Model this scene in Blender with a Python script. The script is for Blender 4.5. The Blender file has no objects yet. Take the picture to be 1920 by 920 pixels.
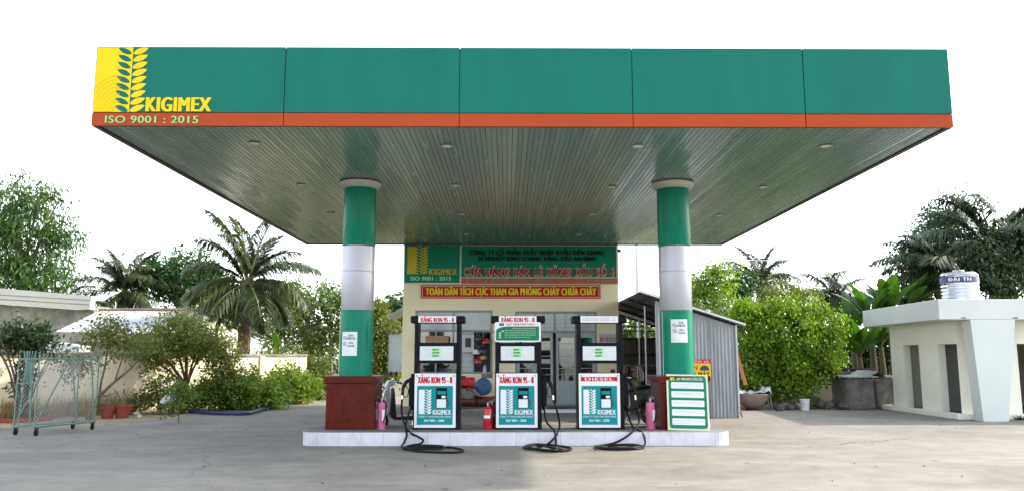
import bpy, bmesh, math, random
import numpy as np
from mathutils import Vector, Matrix, Euler
R = math.radians
SC = bpy.context.scene
COL = SC.collection
# ------------------------------------------------------------------ camera
FPX, TILT, YAW, EYE = 1470.0, R(7.98), R(0.43), 1.6
cd = bpy.data.cameras.new('camera'); cam = bpy.data.objects.new('camera', cd); COL.objects.link(cam)
cd.sensor_width = 36; cd.lens = 36*FPX/1920; cd.clip_end = 2000; cd.clip_start = 0.05
cam.location = (0, 0, EYE); cam.rotation_euler = (R(90)+TILT, 0, -YAW); SC.camera = cam
# ------------------------------------------------------------------ sky, sun, exposure
SUN_DIR = Vector((1.28, 0.30, 1.0)).normalized()
EL = math.asin(SUN_DIR.z); AZ = math.atan2(SUN_DIR.x, SUN_DIR.y)
w = bpy.data.worlds.new('World'); SC.world = w; w.use_nodes = True
nt = w.node_tree; bg = nt.nodes['Background']
sky = nt.nodes.new('ShaderNodeTexSky'); sky.sky_type = 'NISHITA'; sky.sun_disc = False
sky.sun_elevation = EL; sky.sun_rotation = AZ; sky.dust_density = 1.2; sky.air_density = 1.0; sky.ozone_density = 1.0
hs = nt.nodes.new('ShaderNodeHueSaturation'); hs.inputs['Saturation'].default_value = 0.40
nt.links.new(sky.outputs[0], hs.inputs['Color']); nt.links.new(hs.outputs[0], bg.inputs[0])
bg.inputs[1].default_value = 0.15
sl = bpy.data.lights.new('sun', 'SUN'); sl.energy = 1.5; sl.angle = R(1.5); sl.color = (1.0, 0.90, 0.73)
so = bpy.data.objects.new('sun', sl); COL.objects.link(so)
so.rotation_euler = SUN_DIR.to_track_quat('Z', 'Y').to_euler(); so.location = (30, 16, 30)
SC.view_settings.view_transform = 'Standard'; SC.view_settings.look = 'None'
SC.view_settings.exposure = 2.1; SC.view_settings.gamma = 1.0
SC.cycles.max_bounces = 8; SC.cycles.transparent_max_bounces = 12; SC.cycles.caustics_reflective = False; SC.cycles.caustics_refractive = False

_F = Vector((math.sin(YAW)*math.cos(TILT), math.cos(YAW)*math.cos(TILT), math.sin(TILT)))
_R = Vector((math.cos(YAW), -math.sin(YAW), 0)); _U = _R.cross(_F)
def _ray(px, py): return _F + _R*((px-960)/FPX) + _U*((460-py)/FPX)
def at(px, py, Y):
    d = _ray(px, py); return Vector((0, 0, EYE)) + d*(Y/d.y)
def atz(px, py, z=0.0):
    d = _ray(px, py); return Vector((0, 0, EYE)) + d*((z-EYE)/d.z)

# ------------------------------------------------------------------ helpers
class MB:
    def __init__(s): s.v = []; s.f = []; s.m = []
    def add(s, vs, fs, mi=0):
        o = len(s.v); s.v += [tuple(p) for p in vs]
        for f in fs: s.f.append(tuple(i+o for i in f)); s.m.append(mi)
        return s
    def box(s, x0, x1, y0, y1, z0, z1, mi=0):
        return s.add([(x0,y0,z0),(x1,y0,z0),(x1,y1,z0),(x0,y1,z0),(x0,y0,z1),(x1,y0,z1),(x1,y1,z1),(x0,y1,z1)],
              [(0,3,2,1),(4,5,6,7),(0,1,5,4),(1,2,6,5),(2,3,7,6),(3,0,4,7)], mi)
    def obox(s, c, size, rot=(0,0,0), mi=0):
        M_ = Euler(rot).to_matrix(); c = Vector(c); h = [k/2 for k in size]
        q = [(-1,-1,-1),(1,-1,-1),(1,1,-1),(-1,1,-1),(-1,-1,1),(1,-1,1),(1,1,1),(-1,1,1)]
        return s.add([c + M_ @ Vector((a*h[0], b*h[1], d*h[2])) for a, b, d in q],
              [(0,3,2,1),(4,5,6,7),(0,1,5,4),(1,2,6,5),(2,3,7,6),(3,0,4,7)], mi)
    def tube(s, pts, r, n=8, mi=0, cap=True):
        pts = [Vector(p) for p in pts]; k = len(pts)
        rs = r if isinstance(r, (list, tuple)) else [r]*k
        up = Vector((0.13, 0.21, 1)).normalized(); rings = []; prev = None
        for i in range(k):
            t = (pts[min(i+1, k-1)] - pts[max(i-1, 0)])
            t = t.normalized() if t.length > 1e-9 else Vector((0,0,1))
            if prev is None:
                a = t.cross(up)
                if a.length < 1e-3: a = t.cross(Vector((1,0,0)))
            else: a = prev - t*prev.dot(t)
            a.normalize(); prev = a; b = t.cross(a)
            rings.append([pts[i] + (a*math.cos(2*math.pi*j/n) + b*math.sin(2*math.pi*j/n))*rs[i] for j in range(n)])
        vs = [p for g in rings for p in g]; fs = []
        for i in range(k-1):
            for j in range(n):
                fs.append((i*n+j, i*n+(j+1) % n, (i+1)*n+(j+1) % n, (i+1)*n+j))
        if cap: fs.append(tuple(range(n-1, -1, -1))); fs.append(tuple((k-1)*n+j for j in range(n)))
        return s.add(vs, fs, mi)
    def bar(s, p0, p1, wd, mi=0): return s.tube([p0, p1], wd, 6, mi)
    def lathe(s, prof, n=24, c=(0,0,0), axis='z', mi=0):
        vs = []; fs = []
        for (r, z) in prof:
            for j in range(n):
                a = 2*math.pi*j/n; p = (r*math.cos(a), r*math.sin(a), z)
                if axis == 'x': p = (p[2], p[0], p[1])
                if axis == 'y': p = (p[0], p[2], p[1])
                vs.append((p[0]+c[0], p[1]+c[1], p[2]+c[2]))
        for i in range(len(prof)-1):
            for j in range(n): fs.append((i*n+j, i*n+(j+1) % n, (i+1)*n+(j+1) % n, (i+1)*n+j))
        fs.append(tuple(range(n-1, -1, -1))); fs.append(tuple((len(prof)-1)*n+j for j in range(n)))
        return s.add(vs, fs, mi)
    def prism(s, poly, y0, y1, mi=0):          # poly in x,z extruded along y
        k = len(poly); vs = [(x, y0, z) for x, z in poly] + [(x, y1, z) for x, z in poly]
        fs = [tuple(range(k)), tuple(range(2*k-1, k-1, -1))] + [(i, i+k, (i+1) % k+k, (i+1) % k) for i in range(k)]
        return s.add(vs, fs, mi)
    def prismz(s, poly, z0, z1, mi=0):
        k = len(poly); vs = [(x, y, z0) for x, y in poly] + [(x, y, z1) for x, y in poly]
        fs = [tuple(range(k-1, -1, -1)), tuple(range(k, 2*k))] + [(i, (i+1) % k, (i+1) % k+k, i+k) for i in range(k)]
        return s.add(vs, fs, mi)
    def ball(s, c, rad, n=14, m=9, mi=0, rot=None, z0=-1.0):
        if not isinstance(rad, (tuple, list)): rad = (rad,)*3
        M_ = Euler(rot).to_matrix() if rot else Matrix.Identity(3); vs = []; fs = []; a0 = math.asin(max(-0.999, z0))
        for i in range(m+1):
            e = a0 + (math.pi/2*0.98 - a0)*i/m
            for j in range(n):
                a = 2*math.pi*j/n
                vs.append(Vector(c) + M_ @ Vector((rad[0]*math.cos(e)*math.cos(a), rad[1]*math.cos(e)*math.sin(a), rad[2]*math.sin(e))))
        for i in range(m):
            for j in range(n): fs.append((i*n+j, i*n+(j+1) % n, (i+1)*n+(j+1) % n, (i+1)*n+j))
        fs.append(tuple(range(n-1, -1, -1))); fs.append(tuple(m*n+j for j in range(n)))
        return s.add(vs, fs, mi)
    def build(s, name, mats, parent=None, smooth=0, bevel=0, local=False, fix=True):
        me = bpy.data.meshes.new(name); off = Vector((0,0,0)) if local else _off(parent)
        me.from_pydata([(p[0]-off.x, p[1]-off.y, p[2]-off.z) for p in s.v], [], s.f)
        if not isinstance(mats, (list, tuple)): mats = [mats]
        for m in mats: me.materials.append(m)
        me.polygons.foreach_set('material_index', s.m)
        if fix:
            bm = bmesh.new(); bm.from_mesh(me); bmesh.ops.recalc_face_normals(bm, faces=bm.faces); bm.to_mesh(me); bm.free()
        o = bpy.data.objects.new(name, me); COL.objects.link(o); o.parent = parent
        if smooth:
            me.polygons.foreach_set('use_smooth', [True]*len(me.polygons)); me.set_sharp_from_angle(angle=R(smooth))
        if bevel:
            b = o.modifiers.new('bevel', 'BEVEL'); b.width = bevel; b.segments = 2; b.limit_method = 'ANGLE'; b.angle_limit = R(40)
        return o
def _off(p):
    v = Vector((0,0,0))
    while p is not None: v = v + p.location; p = p.parent
    return v
def thing(name, label, cat, loc=(0,0,0), rz=0.0, group=None):
    o = bpy.data.objects.new(name, None); COL.objects.link(o); o.location = loc; o.rotation_euler = (0, 0, rz)
    o.empty_display_size = 0.2
    return tag(o, label, cat, group)
def tag(o, label, cat, group=None):
    o['label'] = label; o['category'] = cat
    if group: o['group'] = group
    return o
def kids(o): return [c for c in bpy.data.objects if c.parent == o]
def dup(o, loc=None, rz=None, label=None, mats=None):
    def cp(a, par):
        c = a.copy(); COL.objects.link(c); c.parent = par
        for k in kids(a): cp(k, c)
        return c
    src = o; c = cp(src, None)
    if loc is not None: c.location = loc
    if rz is not None: c.rotation_euler = (0, 0, rz)
    if label: c['label'] = label
    return c
def struct(mb, name, mats, label=None, **k):
    o = mb.build(name, mats, **k); o['kind'] = 'structure'
    if label: o['label'] = label
    return o
def catmull(pts, n=8):
    P = [Vector(p) for p in pts]; P = [P[0]*2-P[1]] + P + [P[-1]*2-P[-2]]; out = []
    for i in range(1, len(P)-2):
        for k in range(n):
            t = k/n; a, b, c, d = P[i-1], P[i], P[i+1], P[i+2]
            out.append(0.5*((2*b) + (c-a)*t + (2*a-5*b+4*c-d)*t*t + (3*b-a-3*c+d)*t**3))
    out.append(P[-2]); return out
# ---- lettering: real font curves turned into meshes
def _glyph(s, sp=1.0):
    cu = bpy.data.curves.new('t', 'FONT'); cu.body = s; cu.size = 1; cu.resolution_u = 3; cu.space_character = sp
    ob = bpy.data.objects.new('t', cu); COL.objects.link(ob)
    dg = bpy.context.evaluated_depsgraph_get(); dg.update()
    me = bpy.data.meshes.new_from_object(ob.evaluated_get(dg)); bpy.data.objects.remove(ob); bpy.data.curves.remove(cu)
    return me
_h = _glyph('H'); CAP = max(v.co.y for v in _h.vertices)
def text(parent, s, x0, x1, zb, cap, y, mat, bold=0.0, depth=0.004, shear=0, local=False, name='lettering', sp=1.0, outline=False):
    """letters standing in the x-z plane, cap height 'cap', stretched to fill x0..x1, front at y; bold thickens the strokes by staggered copies"""
    bw = bold*cap*1.1; me0 = _glyph(s, sp if sp != 1.0 else 1.0+bold*1.9); xs = [v.co.x for v in me0.vertices]; a, b = min(xs), max(xs)
    k = (x1-x0-2*bw)/(b-a); kz = cap/CAP; off = Vector((0,0,0)) if local else _off(parent)
    V0 = [(x0+bw+(v.co.x-a)*k, zb+v.co.y*kz) for v in me0.vertices]; F0 = [tuple(p.vertices) for p in me0.polygons]; bpy.data.meshes.remove(me0)
    sh = [(0, 0)]
    if bold: sh = [(-bw, 0), (bw, 0), (0, 0), (-bw*.5, 0), (bw*.5, 0)]
    if outline: sh += [(dx*bw, dz*bw*.9) for dx in (-1, 0, 1) for dz in (-1, 1)]
    bm = bmesh.new()
    for i, (dx, dz) in enumerate(sh):
        vs = [bm.verts.new((X+dx-off.x, y-off.y-.0006*i, Z+dz-off.z)) for X, Z in V0]
        for f in F0:
            try: bm.faces.new([vs[j] for j in f])
            except ValueError: pass
    if depth:
        ex = bmesh.ops.extrude_face_region(bm, geom=list(bm.faces))
        for e in ex['geom']:
            if isinstance(e, bmesh.types.BMVert): e.co.y -= depth
    me = bpy.data.meshes.new(name); bm.to_mesh(me); bm.free(); me.materials.append(mat)
    o = bpy.data.objects.new(name, me); COL.objects.link(o); o.parent = parent; return o
# ------------------------------------------------------------------ materials
def _new(name):
    m = bpy.data.materials.new(name); m.use_nodes = True; t = m.node_tree
    return m, t, t.nodes['Principled BSDF'], t.nodes, t.links
def _noise(N, L, src, scale, detail=4, rough=0.55):
    n = N.new('ShaderNodeTexNoise'); n.inputs['Scale'].default_value = scale; n.inputs['Detail'].default_value = detail
    n.inputs['Roughness'].default_value = rough
    if src is not None: L.new(src, n.inputs['Vector'])
    return n
def _ramp(N, L, src, stops):
    r = N.new('ShaderNodeValToRGB'); L.new(src, r.inputs[0]); e = r.color_ramp.elements
    while len(e) < len(stops): e.new(0.5)
    for i, (p, c) in enumerate(stops):
        e[i].position = p; e[i].color = (c, c, c, 1) if not isinstance(c, (tuple, list)) else (*c, 1)
    return r
def _mix(N, L, fac, a, b, mode='MIX'):
    m = N.new('ShaderNodeMix'); m.data_type = 'RGBA'; m.blend_type = mode
    for inp, v in ((m.inputs[0], fac), (m.inputs[6], a), (m.inputs[7], b)):
        if isinstance(v, (int, float)): inp.default_value = v
        elif isinstance(v, (tuple, list)): inp.default_value = (*v[:3], 1)
        else: L.new(v, inp)
    return m.outputs[2]
def M(name, col, rough=0.5, metal=0.0, var=0.12, scale=4.0, bump=0.0, bscale=60.0, spec=0.5, dirt=0.0, dirtcol=(0.10,0.085,0.065), dscale=1.6, coat=0.0, stretch=None, rvar=0.12):
    m, t, P, N, L = _new(name)
    tc = N.new('ShaderNodeTexCoord').outputs['Object']
    if stretch:
        mp = N.new('ShaderNodeMapping'); mp.inputs['Scale'].default_value = stretch; L.new(tc, mp.inputs[0]); tc = mp.outputs[0]
    n1 = _noise(N, L, tc, scale, 6, 0.6)
    r1 = _ramp(N, L, n1.outputs[0], [(0.3, 1-var), (0.7, 1+var*0.6)])
    c = _mix(N, L, 1.0, col, r1.outputs[0], 'MULTIPLY')
    if dirt:
        n2 = _noise(N, L, tc, dscale, 8, 0.68); r2 = _ramp(N, L, n2.outputs[0], [(0.48, 0.0), (0.75, dirt)])
        c = _mix(N, L, r2.outputs[0], c, dirtcol)
    L.new(c, P.inputs['Base Color']); P.inputs['Metallic'].default_value = metal
    r3 = _ramp(N, L, n1.outputs[0], [(0.3, max(0.02, rough-rvar*0.5)), (0.7, min(1, rough+rvar*0.5))]); L.new(r3.outputs[0], P.inputs['Roughness'])
    P.inputs['Specular IOR Level'].default_value = spec; P.inputs['Coat Weight'].default_value = coat
    if bump:
        nb = _noise(N, L, tc, bscale, 5, 0.6); b = N.new('ShaderNodeBump'); b.inputs['Strength'].default_value = bump; b.inputs['Distance'].default_value = 0.02
        L.new(nb.outputs[0], b.inputs['Height']); L.new(b.outputs[0], P.inputs['Normal'])
    return m
def leafmat(name, c1, c2, trans=0.35, rough=0.45, tcol=None, spec=0.4):
    m, t, P, N, L = _new(name)
    g = N.new('ShaderNodeNewGeometry'); r = _ramp(N, L, g.outputs['Random Per Island'], [(0.0, c1), (0.75, c2), (1.0, tuple(min(1, k*1.35) for k in c2))])
    tc = N.new('ShaderNodeTexCoord').outputs['Object']; n = _noise(N, L, tc, 1.3, 2); rr = _ramp(N, L, n.outputs[0], [(0.35, 0.72), (0.65, 1.15)])
    c = _mix(N, L, 1.0, r.outputs[0], rr.outputs[0], 'MULTIPLY'); L.new(c, P.inputs['Base Color'])
    P.inputs['Roughness'].default_value = rough; P.inputs['Specular IOR Level'].default_value = spec
    tr = N.new('ShaderNodeBsdfTranslucent'); c2_ = _mix(N, L, 1.0, c, tcol or (1.5, 1.5, 0.5), 'MULTIPLY'); L.new(c2_, tr.inputs[0])
    ms = N.new('ShaderNodeMixShader'); ms.inputs[0].default_value = trans
    L.new(P.outputs[0], ms.inputs[1]); L.new(tr.outputs[0], ms.inputs[2]); L.new(ms.outputs[0], N['Material Output'].inputs[0])
    return m
def glassmat(name, tint=(0.75,0.8,0.8), fac=0.25):
    m, t, P, N, L = _new(name)
    tr = N.new('ShaderNodeBsdfTransparent'); tr.inputs[0].default_value = (*tint, 1)
    gl = N.new('ShaderNodeBsdfGlossy'); gl.inputs['Roughness'].default_value = 0.03
    ms = N.new('ShaderNodeMixShader'); ms.inputs[0].default_value = fac
    L.new(tr.outputs[0], ms.inputs[1]); L.new(gl.outputs[0], ms.inputs[2]); L.new(ms.outputs[0], N['Material Output'].inputs[0]); return m
def concrete(name, col, crack=True, streak=True, dark=0.6):
    m, t, P, N, L = _new(name)
    tc = N.new('ShaderNodeTexCoord').outputs['Object']
    a = _noise(N, L, tc, 0.33, 7, 0.62); b = _noise(N, L, tc, 2.3, 6, 0.6); d = _noise(N, L, tc, 38, 3, 0.6)
    c = _mix(N, L, 1.0, col, _ramp(N, L, a.outputs[0], [(0.3, 0.74), (0.7, 1.14)]).outputs[0], 'MULTIPLY')
    c = _mix(N, L, 1.0, c, _ramp(N, L, b.outputs[0], [(0.3, 0.84), (0.7, 1.1)]).outputs[0], 'MULTIPLY')
    c = _mix(N, L, 1.0, c, _ramp(N, L, d.outputs[0], [(0.25, 0.8), (0.7, 1.1)]).outputs[0], 'MULTIPLY')
    if streak:
        mp = N.new('ShaderNodeMapping'); mp.inputs['Scale'].default_value = (0.42, 1.0, 1); mp.inputs['Rotation'].default_value = (0, 0, R(-14)); L.new(tc, mp.inputs[0])
        s = _noise(N, L, mp.outputs[0], 1.1, 9, 0.72)
        c = _mix(N, L, _ramp(N, L, s.outputs[0], [(0.50, 0.0), (0.66, 0.7)]).outputs[0], c, tuple(min(1, k*1.27) for k in col))
        s2 = _noise(N, L, mp.outputs[0], 0.6, 9, 0.7)
        c = _mix(N, L, _ramp(N, L, s2.outputs[0], [(0.56, 0.0), (0.78, 0.5)]).outputs[0], c, tuple(k*dark for k in col))
        st = _noise(N, L, tc, 3.1, 2, 0.5)     # small oil spots
        c = _mix(N, L, _ramp(N, L, st.outputs[0], [(0.71, 0.0), (0.75, 0.6)]).outputs[0], c, (0.07, 0.065, 0.06))
    if crack:
        dn = _noise(N, L, tc, 0.9, 5, 0.6); ad = N.new('ShaderNodeVectorMath'); ad.operation = 'MULTIPLY_ADD'
        L.new(dn.outputs[1], ad.inputs[0]); ad.inputs[1].default_value = (1.5, 1.5, 0); L.new(tc, ad.inputs[2])
        v = N.new('ShaderNodeTexVoronoi'); v.feature = 'DISTANCE_TO_EDGE'; v.inputs['Scale'].default_value = 0.16; L.new(ad.outputs[0], v.inputs['Vector'])
        k = _ramp(N, L, v.outputs['Distance'], [(0.0008, 1.0), (0.0028, 0.0)])
        mk = _noise(N, L, tc, 0.21, 2); mr = _ramp(N, L, mk.outputs[0], [(0.5, 0.0), (0.62, 0.85)])
        kk = _mix(N, L, 1.0, k.outputs[0], mr.outputs[0], 'MULTIPLY')
        c = _mix(N, L, kk, c, (0.06, 0.055, 0.05))
    L.new(c, P.inputs['Base Color']); P.inputs['Roughness'].default_value = 0.85; P.inputs['Specular IOR Level'].default_value = 0.25
    bp = N.new('ShaderNodeBump'); bp.inputs['Strength'].default_value = 0.25; bp.inputs['Distance'].default_value = 0.01
    L.new(d.outputs[0], bp.inputs['Height']); L.new(bp.outputs[0], P.inputs['Normal']); return m
def granite(name, col):
    m, t, P, N, L = _new(name); tc = N.new('ShaderNodeTexCoord').outputs['Object']
    a = _noise(N, L, tc, 90, 3, 0.7); b = _noise(N, L, tc, 3, 5, 0.6)
    c = _mix(N, L, 1.0, col, _ramp(N, L, a.outputs[0], [(0.35, 0.45), (0.62, 1.5)]).outputs[0], 'MULTIPLY')
    c = _mix(N, L, 1.0, c, _ramp(N, L, b.outputs[0], [(0.3, 0.75), (0.7, 1.2)]).outputs[0], 'MULTIPLY')
    L.new(c, P.inputs['Base Color']); P.inputs['Roughness'].default_value = 0.2; P.inputs['Specular IOR Level'].default_value = 0.12; return m
def soffitmat(name):
    m, t, P, N, L = _new(name); tc = N.new('ShaderNodeTexCoord').outputs['Object']
    g = N.new('ShaderNodeNewGeometry'); rp = _ramp(N, L, g.outputs['Random Per Island'], [(0, 0.92), (1, 1.08)])
    c = _mix(N, L, 1.0, (0.175, 0.265, 0.232), rp.outputs[0], 'MULTIPLY')
    mp = N.new('ShaderNodeMapping'); mp.inputs['Scale'].default_value = (9, 0.35, 1); L.new(tc, mp.inputs[0])
    n = _noise(N, L, mp.outputs[0], 1.0, 4, 0.6); c = _mix(N, L, 1.0, c, _ramp(N, L, n.outputs[0], [(0.3, 0.86), (0.7, 1.08)]).outputs[0], 'MULTIPLY')
    L.new(c, P.inputs['Base Color']); P.inputs['Specular IOR Level'].default_value = 0.7
    L.new(_ramp(N, L, n.outputs[0], [(0.3, 0.16), (0.7, 0.30)]).outputs[0], P.inputs['Roughness'])
    mp2 = N.new('ShaderNodeMapping'); mp2.inputs['Scale'].default_value = (6, 0.8, 1); L.new(tc, mp2.inputs[0]); nb = _noise(N, L, mp2.outputs[0], 1.0, 3)
    b = N.new('ShaderNodeBump'); b.inputs['Strength'].default_value = 0.05; b.inputs['Distance'].default_value = 0.02; L.new(nb.outputs[0], b.inputs['Height']); L.new(b.outputs[0], P.inputs['Normal'])
    return m
m_conc = concrete('apron_concrete', (0.240, 0.225, 0.197))
m_conc2 = concrete('island_top_concrete', (0.21, 0.208, 0.20), crack=False, streak=False)
m_dirt = M('dry_dirt', (0.34, 0.27, 0.18), 0.95, var=0.3, scale=2, bump=0.6, bscale=14, dirt=0.6, dirtcol=(0.10,0.10,0.05))
m_ground = M('rough_ground', (0.16, 0.15, 0.08), 0.95, var=0.4, scale=0.6, bump=0.5, bscale=6)
m_fascia = M('fascia_green', (0.005, 0.140, 0.102), 0.5, spec=0.12, var=0.10, scale=0.8, stretch=(1.6,1,0.35), dirt=0.10, dirtcol=(0.05,0.19,0.16), dscale=1.5)
m_orange = M('fascia_orange', (0.37, 0.058, 0.015), 0.5, spec=0.12, var=0.08, scale=0.8)
m_yellow = M('sign_yellow', (0.84, 0.54, 0.006), 0.45, spec=0.15, var=0.05, scale=1)
m_yellow2 = M('sign_yellow_ring', (0.82, 0.505, 0.006), 0.45, spec=0.15, var=0.05)
m_olive = M('sign_old_yellow', (0.55, 0.46, 0.03), 0.5, spec=0.15, var=0.12)
m_lime = M('letter_pale_green', (0.26, 0.55, 0.18), 0.45, var=0.05)
m_signgreen = M('sign_dark_green', (0.005, 0.21, 0.115), 0.45, spec=0.15, var=0.1, scale=1.5)
m_mint = M('letter_mint', (0.50, 0.85, 0.55), 0.45, var=0.05)
m_black = M('black_paint', (0.006, 0.006, 0.008), 0.5, spec=0.08, var=0.2)
m_pumpbody = M('pump_dark_enamel', (0.006, 0.006, 0.010), 0.4, spec=0.09, var=0.25, scale=3, dirt=0.1, dirtcol=(0.08,0.08,0.08))
m_rubber = M('black_rubber', (0.008, 0.008, 0.010), 0.5, spec=0.2, var=0.2)
m_chrome = M('chrome', (0.6, 0.6, 0.6), 0.15, 1.0, var=0.1)
m_steel = M('galvanised_steel', (0.42, 0.44, 0.46), 0.4, 0.8, var=0.2, scale=5)
m_white = M('white_panel', (0.72, 0.73, 0.76), 0.35, var=0.06, scale=2)
m_faded = M('faded_grey_letter', (0.50, 0.51, 0.54), 0.5)
m_teal = M('pump_teal', (0.004, 0.24, 0.255), 0.4, spec=0.15, var=0.08, scale=3)
m_red = M('letter_red', (0.55, 0.012, 0.028), 0.45, spec=0.15, var=0.08)
m_dred = M('letter_dark_red', (0.40, 0.008, 0.010), 0.5, spec=0.12, var=0.1)
m_pinkedge = M('letter_pink_edge', (0.72, 0.55, 0.50), 0.5, spec=0.15)
m_banner = M('banner_red', (0.46, 0.014, 0.010), 0.55, spec=0.15, var=0.12, scale=2)
m_bannery = M('banner_yellow', (0.80, 0.62, 0.05), 0.5, spec=0.15)
m_signorange = M('sign_orange', (0.40, 0.10, 0.025), 0.45, var=0.15)
m_greyletter = M('letter_grey', (0.26, 0.30, 0.28), 0.5)
m_lcd = M('lcd_pale', (0.60, 0.64, 0.66), 0.25, var=0.05)
m_digit = M('lcd_green', (0.20, 0.75, 0.22), 0.4, var=0.1); m_digitb = M('lcd_dark', (0.03, 0.08, 0.04), 0.4)
m_ink = M('print_blue_ink', (0.12, 0.16, 0.36), 0.6); m_inkg = M('print_grey_ink', (0.38, 0.40, 0.46), 0.6)
m_paper = M('paper', (0.72, 0.75, 0.73), 0.7, var=0.08, scale=6, dirt=0.15, dirtcol=(0.6,0.55,0.4))
m_boardgreen = M('board_green', (0.005, 0.20, 0.10), 0.45, spec=0.15, var=0.08)
m_cream = M('board_cream', (0.66, 0.66, 0.50), 0.5)
m_colgreen = M('column_green', (0.003, 0.20, 0.12), 0.3, var=0.14, scale=2.2, spec=0.14, dirt=0.18, dirtcol=(0.03,0.27,0.18), stretch=(6,6,1))
m_colsilver = M('column_silver', (0.42, 0.42, 0.47), 0.38, 0.45, var=0.1, scale=2)
m_plaster_w = M('capital_plaster', (0.48, 0.49, 0.45), 0.7, var=0.15, dirt=0.25)
m_granite = granite('red_granite', (0.088, 0.013, 0.010)); m_granite2 = granite('brown_granite', (0.07, 0.035, 0.03))
m_tile = M('kerb_tile', (0.62, 0.62, 0.68), 0.25, var=0.12, scale=1.7, dirt=0.55, dirtcol=(0.30,0.28,0.26), dscale=2.2)
m_grout = M('grout', (0.22, 0.21, 0.2), 0.9)
m_soffit = soffitmat('soffit_slat'); m_dark = M('dark_trim', (0.03, 0.032, 0.03), 0.5)
m_wall = M('cream_wall_paint', (0.86, 0.77, 0.54), 0.8, spec=0.2, var=0.08, scale=0.9, dirt=0.12, dirtcol=(0.42,0.36,0.24), dscale=0.9, bump=0.05)
m_frame = M('grey_frame_paint', (0.24, 0.26, 0.28), 0.4, var=0.12); m_doorgrey = M('grey_door_paint', (0.34, 0.38, 0.41), 0.42, var=0.12)
m_frost = M('frosted_pane', (0.42, 0.47, 0.50), 0.12, var=0.2, scale=1.2); m_glass = glassmat('window_glass', (0.70, 0.74, 0.74), 0.14)
m_inside = M('room_plaster', (0.34, 0.33, 0.30), 0.8)
m_corr = M('corrugated_galvanised', (0.30, 0.32, 0.345), 0.42, 0.35, var=0.28, scale=2, stretch=(5,5,0.5), dirt=0.4, dirtcol=(0.17,0.15,0.13), dscale=1.2)
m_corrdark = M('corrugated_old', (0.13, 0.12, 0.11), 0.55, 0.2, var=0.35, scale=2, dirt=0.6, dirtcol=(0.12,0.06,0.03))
m_corrwhite = M('corrugated_white', (0.44, 0.46, 0.49), 0.45, 0.1, var=0.2, scale=1.5, dirt=0.25, dirtcol=(0.3,0.26,0.22))
m_palegrey = M('pale_cement_sheet', (0.52, 0.51, 0.45), 0.8, var=0.15, scale=0.8, dirt=0.3)
m_moss = M('mossy_cement', (0.30, 0.29, 0.24), 0.9, var=0.5, scale=1.6, dirt=0.9, dirtcol=(0.10,0.105,0.07), dscale=1.1)
m_ywall = M('yard_wall_paint', (0.78, 0.70, 0.54), 0.85, spec=0.2, var=0.12, scale=0.7, dirt=0.55, dirtcol=(0.35,0.25,0.13), dscale=0.7)
m_wcream = M('white_cream_plaster', (0.84, 0.83, 0.73), 0.8, spec=0.2, var=0.08, scale=0.7, dirt=0.12, dirtcol=(0.45,0.43,0.33))
m_wwhite = M('white_plaster', (0.60, 0.63, 0.61), 0.8, spec=0.2, var=0.06, scale=0.8, dirt=0.10, dirtcol=(0.5,0.5,0.45))
m_grey = M('grey_plaster', (0.33, 0.33, 0.32), 0.85, var=0.15)
m_bark = M('bark', (0.13, 0.10, 0.075), 0.95, var=0.4, scale=9, bump=0.8, bscale=22)
m_barkg = M('pale_bark', (0.24, 0.21, 0.17), 0.95, var=0.35, scale=9, bump=0.7, bscale=22)
m_barkr = M('reddish_bark', (0.11, 0.045, 0.035), 0.9, var=0.3, scale=9, bump=0.4)
m_palmbark = M('palm_bark', (0.17, 0.12, 0.08), 0.95, var=0.45, scale=5, stretch=(3,3,1), bump=0.9, bscale=12)
m_terra = M('terracotta', (0.27, 0.05, 0.03), 0.7, var=0.2); m_soil = M('potting_soil', (0.08,0.06,0.04), 0.95)
m_extred = M('extinguisher_red', (0.42, 0.012, 0.018), 0.25, var=0.15); m_magenta = M('faded_magenta', (0.50, 0.115, 0.23), 0.55, var=0.18, scale=5)
m_bluepipe = M('blue_pipe', (0.02, 0.032, 0.10), 0.5, var=0.25); m_tealpaint = M('teal_metal_paint', (0.12, 0.23, 0.19), 0.5, var=0.2, dirt=0.25)
m_stainless = M('stainless', (0.46, 0.48, 0.52), 0.10, 1.0, var=0.2, scale=3); m_navy = M('navy_band', (0.02, 0.018, 0.13), 0.35)
m_wood = M('orange_wood', (0.42, 0.17, 0.06), 0.7, var=0.3, stretch=(6,6,0.8)); m_carton = M('cardboard', (0.34, 0.21, 0.12), 0.85, var=0.15)
m_rock = M('rubble_stone', (0.11, 0.10, 0.09), 0.9, var=0.4, scale=6, bump=0.6); m_oldconc = M('weathered_concrete', (0.20, 0.185, 0.17), 0.9, var=0.5, scale=3.5, bump=0.6, bscale=25, dirt=0.8, dirtcol=(0.05,0.045,0.04), dscale=2.6)
m_pink = M('pinkish_cement', (0.30, 0.22, 0.20), 0.85, var=0.2); m_blue = M('motor_blue', (0.025, 0.075, 0.17), 0.45)
m_silver = M('scooter_silver', (0.52, 0.54, 0.57), 0.25, 0.4, var=0.08); m_blackpl = M('scooter_black', (0.016, 0.016, 0.018), 0.28, var=0.2)
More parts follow.
